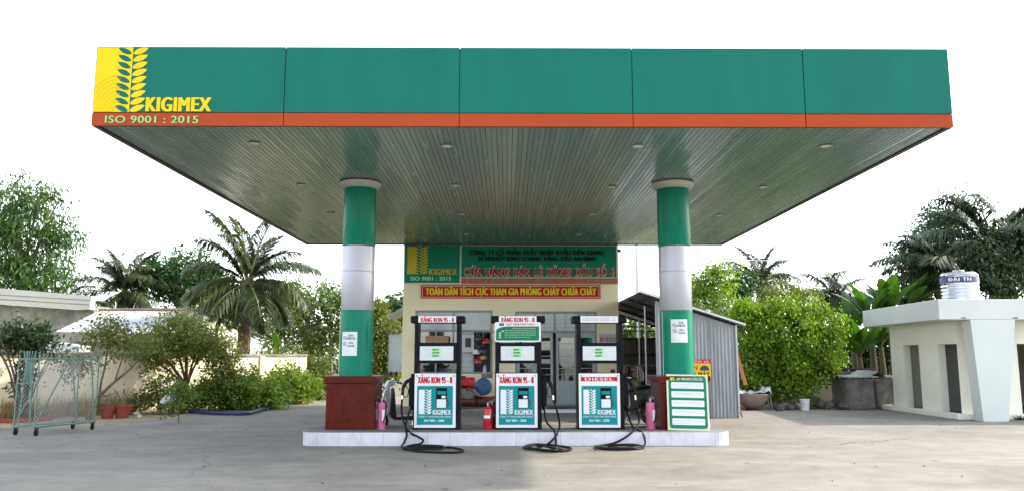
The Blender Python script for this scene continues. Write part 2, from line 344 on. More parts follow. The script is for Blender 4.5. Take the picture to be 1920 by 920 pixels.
# ================================================================== ground
g = MB().add([(-400,-60,-0.012),(400,-60,-0.012),(400,500,-0.012),(-400,500,-0.012)], [(0,1,2,3)])
struct(g, 'ground', m_ground)
edge = [atz(*p) for p in [(0,801),(90,801),(180,797),(250,788),(330,782),(400,774),(470,771),(540,757),(600,750)]]
poly = [(-60, -30), (-60, edge[0].y-0.4)] + [(p.x, p.y) for p in edge] + [(edge[-1].x, 32), (6.4, 32)] + \
       [(atz(px,py).x, atz(px,py).y) for px, py in [(1400,769),(1500,767),(1590,768),(1680,768)]] + [(60, 25.2), (60, -30)]
MBp = MB().add([(x, y, 0) for x, y in poly], [tuple(range(len(poly)))])
struct(MBp, 'concrete_apron', m_conc)
dp = [(-40, edge[0].y-0.8)] + [(p.x, p.y-0.12) for p in edge] + [(-7.4, 32), (-11, 32), (-40, 26)]
struct(MB().add([(x, y, -0.006) for x, y in dp], [tuple(range(len(dp)))]), 'dirt_strip', m_dirt)

# ================================================================== emblem
def emblem(parent, x0, z0, w_, h, y, block, leafdark, rings=None, local=False):
    """a block with a stalk of nine paired leaves: leaves cut dark into the block, light leaves outside it"""
    b = MB(); xs = x0 + w_*0.70; b.box(x0, xs, y-0.004, y, z0, z0+h)
    def leaf(px, pz, dx, dz, wd):
        L_ = math.hypot(dx, dz); ux, uz = dx/L_, dz/L_; nx, nz = -uz, ux; pts = []
        for t, s in ((0,0.12),(0.12,0.62),(0.35,1),(0.62,0.95),(0.85,0.5),(1,0)): pts.append((px+ux*L_*t+nx*wd*s, pz+uz*L_*t+nz*wd*s))
        for t, s in ((0.85,-0.5),(0.62,-0.95),(0.35,-1),(0.12,-0.62),(0,-0.12)): pts.append((px+ux*L_*t+nx*wd*s, pz+uz*L_*t+nz*wd*s))
        return pts
    lf = MB(); st = h/9.0
    for k in range(9):
        zb = z0 + st*k
        b.prism(leaf(xs+w_*0.012, zb+st*0.12, w_*0.285, st*0.80, st*0.40), y-0.004, y)
        lf.prism(leaf(xs-w_*0.025, zb+st*0.10, -w_*0.26, st*0.80, st*0.36), y-0.0065, y-0.0045)
    e = b.build('emblem', block, parent, local=local); lf.build('emblem_leaf', leafdark, e, local=local)
    if rings:
        rg = MB()
        for k in range(9):
            r = h*(0.10+0.055*k); pts = []
            for a in np.linspace(0.0, math.pi/2, 14):
                px, pz = x0+w_*0.50-r*math.cos(a)*0.9, z0+r*math.sin(a)*1.05
                if px > x0+0.004: pts.append((px, y-0.0045, pz))
            if len(pts) > 2: rg.tube(pts, 0.006, 5)
        rg.build('emblem_ring', rings, e)
    return e
# ================================================================== canopy
ZS, ZO, ZT, YF, YB = 5.0, 5.185, 6.21, 11.35, 24.05
cxl, cxr = atz(170,233,ZS).x, atz(1782,240,ZS).x
can = thing('fuel_canopy', 'large flat canopy with green and orange front and slatted grey underside', 'canopy', (0.2, 17.7, ZS))
seam = [cxl] + [at(px, 225, YF).x for px in (531,861,1187,1511)] + [cxr]
for i in range(5):
    a, b = seam[i]+(0.006 if i else 0), seam[i+1]-(0.006 if i < 4 else 0)
    MB().box(a, b, YF, YF+0.03, ZO+0.004, ZT).build('fascia_panel', m_fascia, can, bevel=0.004)
    MB().box(a, b, YF, YF+0.03, ZS-0.02, ZO-0.004).build('stripe_panel', m_orange, can, bevel=0.004)
MB().box(cxl+0.01, cxr-0.01, YF+0.032, YF+0.06, ZS-0.018, ZT-0.01).build('fascia_backing', m_dark, can)
for x0, x1 in ((cxl, cxl+0.03), (cxr-0.03, cxr)):
    MB().box(x0, x1, YF+0.062, YB, ZO, ZT).build('side_fascia', m_fascia, can)
    MB().box(x0, x1, YF+0.062, YB, ZS-0.02, ZO-0.004).build('side_stripe', m_orange, can)
MB().box(cxl, cxr, YB+0.002, YB+0.03, ZS-0.02, ZT).build('rear_fascia', m_fascia, can)
MB().box(cxl+0.032, cxr-0.032, YF+0.062, YB-0.002, ZT-0.3, ZT-0.22).build('roof_deck', m_steel, can)
tr = MB()
for x in (cxl+0.031, cxr-0.086): tr.box(x, x+0.055, YF+0.062, YB-0.002, ZS-0.022, ZS+0.04)
tr.box(cxl+0.09, cxr-0.09, YB-0.05, YB-0.002, ZS-0.022, ZS+0.04)
tr.build('edge_trim', m_dark, can)
rng = random.Random(5)
sf = MB(); x = cxl+0.088; n = 152; wd = (cxr-0.088-x)/n; ys = np.linspace(YF+0.064, YB-0.052, 12)
for i in range(n):
    a = x+i*wd; tilt = rng.uniform(-0.0020, 0.0020); vs = []; fs = []
    wob = [rng.uniform(-0.0006, 0.0006) for _ in ys]
    for j, yy in enumerate(ys):
        t = tilt + wob[j]
        vs += [(a, yy, ZS+0.012), (a+0.003, yy, ZS+0.004+t), (a+0.007, yy, ZS+t), (a+wd-0.007, yy, ZS-t), (a+wd-0.003, yy, ZS+0.004-t), (a+wd, yy, ZS+0.012)]
    for j in range(len(ys)-1):
        for k in range(5): fs.append((j*6+k, j*6+k+1, j*6+k+7, j*6+k+6))
    sf.add(vs, fs)
sf.build('soffit', m_soffit, can, fix=True)
for px, py in [(478,268),(838,273),(1196,273),(1549,273),(565,346),(855,347),(1148,350),(1432,350),(620,399),(866,401),(1112,401),(1350,403),(660,438),(874,438),(1085,439)]:
    p = atz(px, py, ZS); d = MB().lathe([(0.075,-0.004),(0.10,-0.016),(0.088,-0.02),(0.07,-0.006),(0.07,0.02)], 20, (p.x,p.y,ZS-0.001)).build('downlight', m_plaster_w, can, smooth=40)
    MB().lathe([(0.066,-0.010),(0.06,-0.006)], 16, (p.x,p.y,ZS)).build('lens', m_white, d)
fw = 1470/11.66
ex0 = at(174,210,YF).x; ex1 = at(271,210,YF).x
emblem(can, cxl+0.012, ZO+0.006, ex1-cxl-0.012, ZT-ZO-0.02, YF-0.001, m_yellow, m_fascia, m_yellow2)
text(can, 'KIGIMEX', at(273,209,YF).x, at(396,209,YF).x, ZO+0.012, 0.215, YF-0.001, m_yellow, bold=0.06, depth=0.014)
text(can, 'ISO 9001 : 2015', at(197,228,YF).x, at(372,228,YF).x, ZS+0.02, 0.108, YF-0.001, m_lime, bold=0.03, depth=0.008)
# ================================================================== canopy columns
def column(X, Y, label, r=0.315):
    t = thing('canopy_column', label, 'column', (X, Y, 0.24), group='columns under the canopy')
    zt = ZS-0.012
    MB().box(X-.45, X+.45, Y-.45, Y+.45, .24, 1.10).build('plinth', m_granite, t, bevel=.006)
    MB().prism([(X-.45,1.10),(X+.45,1.10),(X+.50,1.16),(X+.50,1.225),(X-.50,1.225),(X-.50,1.16)], Y-.5, Y+.5).build('plinth_cap', m_granite, t, bevel=.006)
    MB().lathe([(r,1.226),(r,2.455),(r-.01,2.465)], 40, (X,Y,0)).build('lower_cladding', m_colgreen, t, smooth=40)
    MB().lathe([(r-.006,2.466),(r-.001,2.475),(r-.001,3.208),(r-.009,3.213),(r-.009,3.218),(r-.001,3.223),(r-.001,3.705),(r-.01,3.715)], 40, (X,Y,0)).build('silver_cladding', m_colsilver, t, smooth=30)
    MB().lathe([(r-.004,3.716),(r,3.725),(r,4.87)], 40, (X,Y,0)).build('upper_cladding', m_colgreen, t, smooth=40)
    MB().lathe([(r+.02,4.86),(r+.055,4.875),(r+.055,4.905),(r+.085,4.93),(r+.10,4.96),(r+.10,zt-.012),(r+.07,zt-.01),(r+.07,zt)], 40, (X,Y,0)).build('capital', m_plaster_w, t, smooth=30)
    st = MB()
    for dx in (-.30,): st.tube([(X+r*math.cos(R(200)), Y+r*math.sin(R(200)), z) for z in (1.23, 2.45)], .008, 6)
    st.build('joint_strip', m_steel, t)
    return t
CL = (at(652,806,14.85).x, 15.30); CR = (at(1284,806,14.85).x, 15.30)
c1 = column(CL[0]+0.03, CL[1], 'green and silver round column left of the pumps on a bare red granite plinth')
c2 = column(CR[0], CR[1], 'green and silver round column right of the pumps, its plinth behind a leaning green board')
def notice(X, Y, r, a0, z0, z1, hw, label):
    # paper bent round the shaft
    t = thing('paper_notice', label, 'notice', (X+r*math.sin(a0), Y-r*math.cos(a0), z0), group='paper notices on the columns')
    da = hw/r; n = 8; vs = []; fs = []
    for zz in (z0, z1):
        for i in range(n+1):
            a = a0-da+2*da*i/n; vs.append((X+(r+.004)*math.sin(a), Y-(r+.004)*math.cos(a), zz))
    for i in range(n): fs.append((i, i+1, n+2+i, n+1+i))
    MB().add(vs, fs).build('sheet', m_paper, t)
    H = z1-z0
    def wrap(o):
        off = _off(t)
        for v in o.data.vertices:
            a = a0 + (v.co.x+off.x - X)/r; yy = v.co.y + off.y
            v.co = Vector((X+(r+.006-yy)*math.sin(a)-off.x, Y-(r+.006-yy)*math.cos(a)-off.y, v.co.z))
    for s, u0, u1, zz, c in (('TẮT MÁY', -.10, .55, .80, .085), ('PHƯƠNG TIỆN', -.25, .75, .68, .085), ('CẤM LỬA', .0, .55, .50, .065), ('CẤM HÚT THUỐC', -.15, .7, .38, .06)):
        o = text(t, s, X+hw*u0, X+hw*u1, z0+H*zz, H*c, 0, m_ink, bold=.01, depth=.001); wrap(o)
    for u, zz in ((-.55,.74),(-.55,.50)):
        q = MB(); q.tube([(X+hw*u+.035*math.cos(a), -.001, z0+H*zz+.035*math.sin(a)) for a in np.linspace(0, 2*math.pi, 15)], .004, 4)
        q.tube([(X+hw*u-.024, -.001, z0+H*zz+.024), (X+hw*u+.024, -.001, z0+H*zz-.024)], .005, 4)
        o = q.build('pictogram', m_ink, t); wrap(o)
    return t
notice(CL[0]+.03, CL[1], .318, -0.27, 1.60, 2.05, .16, 'white paper notice stuck on the left column above the bare granite plinth')
notice(CR[0], CR[1], .318, -0.05, 1.85, 2.29, .16, 'white paper notice stuck on the right column above the leaning board')
# ================================================================== island
il, ir = atz(567,835).x-.05, atz(1368,835).x+.06; IY0, IY1, ZI = 14.38, 15.85, 0.24
isl = thing('pump_island', 'long raised pump island with white tiled kerb and rounded ends', 'island', ((il+ir)/2, 15.4, 0))
def rrect(x0, x1, y0, y1, r, k=6):
    pts = []
    for cx, cy, a in ((x1-r,y0+r,-90),(x1-r,y1-r,0),(x0+r,y1-r,90),(x0+r,y0+r,180)):
        for i in range(k+1): pts.append((cx+r*math.cos(R(a+90*i/k)), cy+r*math.sin(R(a+90*i/k))))
    return pts
MB().prismz(rrect(il+.014, ir-.014, IY0+.014, IY1-.014, .30), 0, ZI-.004).build('core', m_grout, isl)
MB().prismz(rrect(il+.012, ir-.012, IY0+.012, IY1-.012, .30), ZI-.003, ZI+.004).build('top_slab', m_conc2, isl)
tl = MB(); out = rrect(il, ir, IY0, IY1, .32, 7)
def tileseg(a, b, gap=.004):
    a = Vector((*a, 0)); b = Vector((*b, 0)); d = (b-a); L_ = d.length; d.normalize(); nrm = Vector((-d.y, d.x, 0))
    k = max(1, round(L_/.40)); 
    for i in range(k):
        p = a+d*(L_*i/k+gap/2); q = a+d*(L_*(i+1)/k-gap/2); pi_, qi = p+nrm*.012, q+nrm*.012
        tl.prismz([(p.x,p.y),(q.x,q.y),(qi.x,qi.y),(pi_.x,pi_.y)], .004, ZI)
for i in range(len(out)): tileseg(out[i], out[(i+1) % len(out)])
tl.build('kerb_tiles', m_tile, isl)
# ================================================================== pumps
def hose_coil(c, rx, ry, turns, a0, seed):
    rg = random.Random(seed); pts = []
    for i in range(int(turns*12)+1):
        a = a0+2*math.pi*i/12; k = 1-0.10*(i/12)+rg.uniform(-.03,.03)
        pts.append((c[0]+rx*k*math.cos(a)+.10*(i/12), c[1]+ry*k*math.sin(a)+.06*math.sin(i*.7), .022+.030*(i/12)*.6))
    return pts
def pump(px, head, bodytxt, label, side, faded=False):
    X = at(px, 805, 14.86).x; Y = 14.86; Z = ZI+.004
    t = thing('fuel_pump', label, 'fuel pump', (X, Y+.2, Z), group='fuel pumps on the island')
    def B(x0, x1, y0, y1, z0, z1): return MB().box(X+x0, X+x1, Y+y0, Y+y1, Z+z0, Z+z1)
    b = B(-.42,.45,.012,.44,0,1.035); b.box(X-.43,X+.46,Y+.0,Y+.45,Z,Z+.03); b.build('cabinet', m_pumpbody, t, bevel=.008)
    for x0, x1 in ((-.42,-.345),(.372,.45)): B(x0,x1,.04,.42,1.036,1.968).build('side_post', m_pumpbody, t, bevel=.008)
    hd = B(-.50,.525,.02,.44,1.969,2.105).build('header', m_pumpbody, t, bevel=.02)
    B(-.352,.36,.008,.0195,1.975,2.10).build('header_sign', m_white, t, bevel=.003)
    B(-.344,.371,.03,.43,1.215,1.60).build('display_head', m_pumpbody, t, bevel=.01)
    B(-.315,.315,.018,.0295,1.27,1.535).build('display_panel', m_lcd, t, bevel=.004)
    for r_, (lab, dg) in enumerate((('TIỀN', '188:010'), ('LÍT', '88:888'), ('GIÁ/LÍT', '18:840'))):
        zz = 1.455-.058*r_
        text(t, lab, X-.20, X-.11, Z+zz+.004, .020, Y+.0175, m_inkg, depth=.001)
        MB().box(X-.085, X+(.075 if r_ != 1 else .06), Y+.0165, Y+.0178, Z+zz-.006, Z+zz+.040).build('readout', m_digit, t)
        text(t, dg, X-.08, X+(.03 if r_ != 1 else .05), Z+zz+.001, .032, Y+.016, m_digitb, bold=.02, depth=.001)
    B(-.40,.37,.0,.0115,.035,1.03).build('front_panel', m_white, t, bevel=.003)
    B(-.35,.315,-.003,-.0005,.09,.80).build('poster', m_teal, t)
    sc = MB()
    for sx, sz in ((-.36,.985),(.335,.985)): sc.lathe([(.012,-.006),(.009,-.01)], 10, (X+sx,Y+.0,Z+sz), 'y')
    sc.build('screw', m_dark, t)
    emblem(t, X-.315, Z+.285, .235, .445, Y-.0035, m_white, m_teal)
    ic = MB().box(X+.005,X+.205,Y-.0065,Y-.0035,Z+.39,Z+.75,0)
    ic.box(X+.025,X+.185,Y-.009,Y-.007,Z+.645,Z+.705,1); ic.box(X+.105,X+.18,Y-.009,Y-.007,Z+.575,Z+.62,2); ic.box(X+.018,X+.19,Y-.009,Y-.007,Z+.40,Z+.555,2)
    ic.box(X-.0,X+.21,Y-.0065,Y-.0035,Z+.752,Z+.765,0); ic.tube([(X+.215,Y-.005,Z+.55),(X+.24,Y-.005,Z+.47),(X+.215,Y-.005,Z+.42)], .005, 5)
    ic.build('pump_picture', [m_black, m_teal, m_white], t)
    text(t, 'KIGIMEX', X-.055, X+.285, Z+.275, .085, Y-.0035, m_white, bold=.045, depth=.002)
    text(t, 'CÔNG TY TNHH XNK KIÊN GIANG', X-.325, X+.285, Z+.222, .030, Y-.0035, m_white, depth=.001)
    text(t, 'ISO 9001 : 2008', X-.21, X+.16, Z+.145, .042, Y-.0035, m_white, bold=.04, depth=.001)
    if faded: text(t, head, X-.30, X+.30, Z+2.005, .062, Y+.0075, m_faded, bold=.02, depth=.001)
    else: text(t, head, X-.315, X+.32, Z+1.985, .085, Y+.0075, m_red, bold=.055, depth=.001)
    if bodytxt == 'DIESEL':
        MB().box(X-.36,X+.325,Y-.003,Y-.0005,Z+.885,Z+.965).build('grade_band', m_red, t)
        text(t, 'DIESEL', X-.285, X+.255, Z+.90, .050, Y-.0035, m_white, bold=.05, depth=.001)
    else: text(t, bodytxt, X-.345, X+.30, Z+.85, .115, Y-.0005, m_red, bold=.055, depth=.001)
    s = -1 if side == 'l' else 1; ex = -.42 if s < 0 else .45
    hb = MB().box(min(X+ex, X+ex+s*.10), max(X+ex, X+ex+s*.10), Y+.10, Y+.36, Z+.42, Z+.95)
    hb.box(min(X+ex, X+ex+s*.07), max(X+ex, X+ex+s*.07), Y+.14, Y+.32, Z+.95, Z+1.02); hb.build('nozzle_boot', m_pumpbody, t, bevel=.015)
    # nozzle: grip, body, spout, trigger guard
    nx = X+ex+s*.155; nz = MB()
    nz.tube(catmull([(nx-s*.05,Y+.16,Z+.90),(nx,Y+.12,Z+.86),(nx+s*.05,Y+.10,Z+.76),(nx+s*.06,Y+.09,Z+.62)], 5), [.034]*10+[.028]*6, 10)
    nz.tube([(nx-s*.05,Y+.16,Z+.90),(nx-s*.10,Y+.2,Z+.84),(nx-s*.11,Y+.22,Z+.74)], .016, 8)
    nz.tube(catmull([(nx+s*.0,Y+.11,Z+.80),(nx-s*.05,Y+.09,Z+.72),(nx-s*.03,Y+.085,Z+.60),(nx+s*.05,Y+.085,Z+.60)], 4), .009, 6)
    nz.build('nozzle', m_rubber, t, smooth=50)
    MB().tube([(nx+s*.06,Y+.09,Z+.62),(nx+s*.065,Y+.085,Z+.54)], .022, 10).build('hose_coupling', m_chrome, t, smooth=50)
    return t, (nx+s*.065, Y+.085, Z+.55), (X+ex+s*.05, Y+.2, Z+.44)
P1, a1, b1 = pump(816.5, 'XĂNG RON 95 - II', 'XĂNG RON 95 - II', 'left fuel pump beside the silver scooter, its hose hanging on its left side', 'l')
P2, a2, b2 = pump(970.5, 'XĂNG RON 95 - II', 'XĂNG RON 95 - II', 'middle fuel pump with a green procedure board across its upper frame', 'r')
P3, a3, b3 = pump(1126.5, 'DẦU DO 0.05S - II', 'DIESEL', 'right fuel pump with DIESEL in a red band and a faded blank looking header', 'r', faded=True)
def G(px, py, z=.022):
    p = atz(px, py, z); return p if p.y < 14.33 else at(px, py, 14.33)
def hoses(t, a, b, pa, pb):
    MB().tube(catmull([a]+pa, 7), .0185, 8).build('hose', m_rubber, t, smooth=60)
    MB().tube(catmull([b]+pb, 7), .0185, 8).build('hose', m_rubber, t, smooth=60)
    MB().lathe([(.02,0),(.03,.02),(.03,.10),(.022,.12)], 12, (b[0],b[1],b[2]-.1)).build('hose_coupling', m_chrome, t, smooth=40)
hoses(P1, a1, b1,
  [at(753,770,14.72), at(757,790,14.55), at(766,808,14.42), at(782,817,14.33), at(793,824,14.30), G(788,831), G(770,834), G(757,839), G(775,844), G(820,847), G(858,847), G(868,843), G(845,838), G(800,837), G(765,838)],
  [at(766,776,14.75), at(762,790,14.55), at(761,805,14.4), at(763,815,14.33), at(757,830,14.3), G(754,838,.05), G(790,841,.05), G(826,841,.05), G(832,836,.04), G(800,834,.03), G(775,836,.022)])
hoses(P2, a2, b2,
  [at(1043,765,14.9), at(1048,785,14.7), at(1049,800,14.5), at(1044,814,14.36), at(1035,825,14.3), G(1022,834), G(1000,840), G(982,838), G(1000,832), G(1040,834), G(1070,839), G(1062,844), G(1030,845), G(1000,842), G(985,839)],
  [at(1023,785,14.8), at(1030,797,14.6), at(1039,806,14.42), at(1042,820,14.33), at(1043,832,14.3), G(1050,838,.05), G(1040,843,.05), G(1010,841,.05), G(990,837,.05), G(1010,834,.05), G(1045,841,.05), G(1066,843,.03)])
hoses(P3, a3, b3,
  [at(1194,765,14.9), at(1198,782,14.7), at(1196,797,14.5), at(1182,812,14.36), at(1168,822,14.3), G(1150,830), G(1128,834), G(1116,836), G(1130,841), G(1165,842), G(1200,840), G(1206,836), G(1180,832), G(1140,835)],
  [at(1180,785,14.8), at(1188,800,14.5), at(1204,810,14.4), at(1209,822,14.32), G(1208,833,.05), G(1190,838,.05), G(1150,839,.05), G(1122,838,.05), G(1135,833,.05), G(1180,834,.05), G(1203,837,.03)])
# procedure board on the middle pump
X2 = P2.location.x; zb0 = ZI+.004
pb = thing('procedure_board', 'white and green sales procedure board fixed across the middle pump', 'notice board', (X2, 14.84, zb0+1.62))
MB().prism([(x_, z_) for x_, z_ in [(p[0], p[1]) for p in rrect(X2-.43, X2+.44, zb0+1.615, zb0+1.985, .03, 4)]], 14.835, 14.85).build('panel', m_white, pb)
gp = [(X2-.405, zb0+1.64), (X2+.405, zb0+1.64), (X2+.405, zb0+1.905)] + [(X2-.405+.25*math.cos(R(a)) +.25-.0, zb0+1.82+.085*math.sin(R(a))) for a in (90,105,120,135,150,165,180)]
MB().prism(gp, 14.832, 14.8345).build('green_field', m_boardgreen, pb)
text(pb, 'QUY TRÌNH BÁN HÀNG', X2-.21, X2+.33, zb0+1.925, .035, 14.8345, m_dred, bold=.02, depth=.001)
MB().box(X2-.345,X2-.255,14.832,14.8345,zb0+1.915,zb0+1.965).build('small_logo', m_signgreen, pb)
lines = ['Khách hàng dừng xe, tắt máy theo hướng dẫn', 'Nhân viên chào hỏi khách hàng lịch sự', 'Bơm đúng số lượng khách hàng yêu cầu', 'Khách hàng kiểm tra số tiền trên màn hình', 'Thu tiền và cảm ơn khách hàng']
for i, s in enumerate(lines): text(pb, s, X2-.24+(.14 if i == 0 else 0), X2+.34-(.1 if i == 4 else 0), zb0+1.86-.042*i, .020, 14.832, m_cream, depth=.001)
q = MB()
for i in range(4): q.box(X2-.35+.05*(i == 0), X2-.31+.05*(i == 0), 14.830, 14.8318, zb0+1.80-.038*i, zb0+1.825-.038*i)
q.build('step_mark', m_pinkedge, pb)
# ================================================================== extinguishers
def extinguisher(X, Y, Z, label, mat, h=.50, r=.085, group=None, cover=False):
    t = thing('fire_extinguisher', label, 'fire extinguisher', (X, Y, Z), group=group)
    MB().lathe([(r*.9,0),(r,.02),(r,h*.86),(r*.85,h*.93),(r*.45,h*.98),(.02,h)] if not cover else [(r*.97,0),(r,.02),(r*1.03,h*.5),(r,h*.93),(r*.9,h*.98),(r*.3,h)], 22, (X,Y,Z)).build('cylinder', mat, t, smooth=50)
    v = MB().lathe([(.018,h-.005),(.022,h+.03),(.022,h+.06)], 12, (X,Y,Z)); v.tube([(X-.02,Y,Z+h+.05),(X+.07,Y-.03,Z+h+.075)], .009, 6); v.tube([(X-.02,Y,Z+h+.075),(X+.06,Y-.03,Z+h+.105)], .008, 6)
    v.build('valve', m_steel, t)
    MB().tube(catmull([(X+.02,Y-.01,Z+h+.04),(X+r*1.1,Y-.02,Z+h*.9),(X+r*1.0,Y-r*.6,Z+h*.5),(X+r*.55,Y-r*1.0,Z+h*.25)], 6), .013, 7).build('discharge_hose', m_rubber, t, smooth=50)
    lb = MB(); n = 8; vs = []; fs = []
    for zz in (h*.30, h*.72) if cover else (h*.5, h*.62):
        for i in range(n+1):
            a = R(-150+ (40 if cover else 90)*i/n) if not cover else R(-75+50*i/n); vs.append((X+(r+.004)*math.cos(a), Y+(r+.004)*math.sin(a), Z+zz))
    for i in range(n): fs.append((i, i+1, n+2+i, n+1+i))
    lb.add(vs, fs).build('sticker', m_white, t)
    return t
IT = ZI+.004
extinguisher(at(715,800,14.98).x, 14.98, IT, 'faded magenta extinguisher with a white sticker, nearer one beside the left granite plinth', m_magenta, .50, .075, 'fire extinguishers', True)
extinguisher(at(704,800,15.12).x, 15.12, IT, 'faded magenta extinguisher squeezed between the left granite plinth and another magenta one', m_magenta, .50, .07, 'fire extinguishers', True)
extinguisher(at(1220.5,803,14.95).x, 14.95, IT, 'single faded pink extinguisher standing at the right granite plinth', m_magenta, .50, .085, 'fire extinguishers', True)
extinguisher(at(914.5,803,14.92).x, 14.92, IT, 'bright red extinguisher in front at the left foot of the middle pump', m_extred, .42, .085, 'fire extinguishers')
extinguisher(at(923,798,15.2).x, 15.2, IT, 'bright red extinguisher half hidden behind another by the middle pump', m_extred, .44, .08, 'fire extinguishers')
# ================================================================== leaning board
pL, pR, pT = at(1254,809,14.60), at(1333,809,14.60), at(1250,706,14.80)
bw = pR.x-pL.x; bh = 1.02
rb = thing('regulation_board', 'tall green notice board with five white text panels leaning on the right plinth', 'notice board', ((pL.x+pR.x)/2, 14.66, IT), R(-1.0))
rb.rotation_euler = (R(-8.5), R(1.2), R(-1.0))
MB().box(-bw/2, bw/2, 0, .02, 0, bh).build('frame', m_cream, rb, local=True, bevel=.004)
MB().prism(rrect(-bw/2+.035, bw/2-.035, .035, bh-.03, .05, 4), -.003, -.0005).build('green_field', m_boardgreen, rb, local=True)
q = MB()
for sx in (-1, 1):
    q.prism([(sx*(bw/2-.032), .032), (sx*(bw/2-.075), .032), (sx*(bw/2-.032), .075)], -.0055, -.0035)
q.prism([((bw/2-.034), bh-.032), ((bw/2-.034), bh-.07), ((bw/2-.07), bh-.032)], -.0055, -.0035)
q.build('corner_mark', m_yellow, rb, local=True)
for i in range(5):
    z1 = bh-.145-.165*i; MB().prism(rrect(-bw/2+.085, bw/2-.085, z1-.115, z1, .012, 3), -.006, -.0035).build('text_panel', m_white, rb, local=True)
    q = MB(); rg = random.Random(i)
    for k in range(3 if i in (0, 4) else 2):
        x_ = -bw/2+.11
        while x_ < bw/2-.13-(.25 if k == 2 else 0):
            ww = rg.uniform(.015,.05); q.box(x_, min(x_+ww, bw/2-.105), -.0072, -.0062, z1-.042-.026*k, z1-.033-.026*k); x_ += ww+.009
    q.build('print_line', m_inkg, rb, local=True)
emblem(rb, -bw/2+.075, bh-.115, .075, .065, -.0035, m_yellow, m_boardgreen, local=True)
text(rb, 'QUY TRÌNH BÁN LẺ XĂNG DẦU', -bw/2+.19, bw/2-.10, bh-.105, .042, -.0035, m_cream, bold=.03, depth=.001, local=True)
# ================================================================== station building
BY = 24.06
bx0, bx1 = at(753,700,BY).x, at(1162,700,BY).x
bld = thing('station_building', 'small cream painted station shop under the back of the canopy with grey doors and window', 'building', ((bx0+bx1)/2, BY+1.35, 0))
ZB, BT = .10, 4.93
def zx(px, py, Y=BY): p = at(px, py, Y); return p.x, p.z
w0, wz1 = zx(779,581); w1, wz0 = zx(923,700); d0, dz1 = zx(966,583); d1, _ = zx(1118,583)
W = MB(); t_ = .18
W.box(bx0, w0, BY, BY+t_, 0, BT); W.box(w0, w1, BY, BY+t_, 0, wz0); W.box(w0, w1, BY, BY+t_, wz1, BT)
W.box(w1, d0, BY, BY+t_, 0, BT); W.box(d0, d1, BY, BY+t_, dz1, BT); W.box(d1, bx1, BY, BY+t_, 0, BT)
W.box(bx0, bx0+t_, BY+t_, BY+2.7, 0, BT); W.box(bx1-t_, bx1, BY+t_, BY+2.7, 0, BT); W.box(bx0+t_, bx1-t_, BY+2.7-t_, BY+2.7, 0, BT)
W.build('wall', m_wall, bld)
MB().box(bx0+t_, bx1-t_, BY+t_, BY+2.7-t_, 0.0, .11).build('floor', m_inside, bld)
MB().box(bx0+t_+.01, bx1-t_-.01, BY+2.4, BY+2.45, .12, 3.5).build('partition', m_inside, bld)
MB().box(bx0+t_, bx1-t_, BY+t_, BY+2.7-t_, 3.5, 3.6).build('ceiling', m_inside, bld)
MB().box(bx0, bx1, BY, BY+2.7, BT+.002, BT+.12).build('roof', m_plaster_w, bld)
# window
def frame_rect(mb, x0, x1, z0, z1, y0, y1, wd, mi=0):
    mb.box(x0, x0+wd, y0, y1, z0, z1, mi); mb.box(x1-wd, x1, y0, y1, z0, z1, mi); mb.box(x0+wd, x1-wd, y0, y1, z0, z0+wd, mi); mb.box(x0+wd, x1-wd, y0, y1, z1-wd, z1, mi)
fy0, fy1 = BY-.015, BY+.07
wf = MB(); frame_rect(wf, w0, w1, wz0, wz1, fy0, fy1, .06)
_, tz = zx(800, 619); ms = [zx(px, 600)[0] for px in (818, 850, 866, 889)]
wf.box(w0+.06, w1-.06, fy0+.002, fy1-.002, tz-.03, tz+.03)
for i, x_ in enumerate(ms):
    if i in (0, 1): wf.box(x_-.025, x_+.025, fy0+.004, fy1-.004, wz0+.06, tz-.031)
    if i in (1, ): wf.box(x_-.025, x_+.025, fy0+.004, fy1-.004, tz+.031, wz1-.06)
win = wf.build('window', m_frame, bld, bevel=.004)
for a, b in ((w0+.06, ms[1]-.025), (ms[1]+.025, w1-.06)): MB().box(a, b, BY+.02, BY+.026, tz+.031, wz1-.06).build('transom_pane', m_frost, win)
for a, b in ((w0+.06, ms[0]-.025), (ms[0]+.025, ms[1]-.025), (ms[1]+.025, ms[2])): MB().box(a, b, BY+.03, BY+.036, wz0+.06, tz-.031).build('pane', m_glass, win)
br = MB(); zz = wz0+.16
while zz < tz-.1:
    br.box(w0+.06, ms[3]-.05, BY+.045, BY+.060, zz-.012, zz+.012); zz += .165
br.build('security_bar', m_doorgrey, win)
# open shutter leaf between the window middle and the helmets
sh = MB(); frame_rect(sh, ms[2]-.02, ms[3], wz0+.05, tz-.04, BY-.06, BY-.018, .05)
zz = wz0+.2
while zz < tz-.1: sh.box(ms[2]+.03, ms[3]-.05, BY-.05, BY-.035, zz-.015, zz+.015); zz += .165
shu = sh.build('shutter', m_doorgrey, win)
MB().box(ms[2]+.031, ms[3]-.051, BY-.033, BY-.028, wz0+.1, tz-.09).build('pane', m_frost, shu)
MB().box(w0-.06, w1+.06, BY-.07, BY-.001, wz0-.05, wz0-.003).build('window_sill', m_wall, win)
# left side shutter, swung open from the side wall
s0 = at(729,626,25.2); s1 = at(751,697,25.2); ls = MB(); frame_rect(ls, s0.x, bx0-.012, s1.z, s0.z, 25.2, 25.24, .045)
lsh = ls.build('shutter', m_doorgrey, bld); MB().box(s0.x+.045, bx0-.057, 25.21, 25.225, s1.z+.045, s0.z-.045).build('pane', m_frost, lsh)
MB().prism([(at(732,597,25.6).x, at(732,597,25.6).z), (bx0-.004, at(752,577,25.6).z), (bx0-.004, at(752,577,25.6).z+.07), (at(732,597,25.6).x-.03, at(732,597,25.6).z+.06)], 25.0, 26.7).build('awning', m_corr, bld)
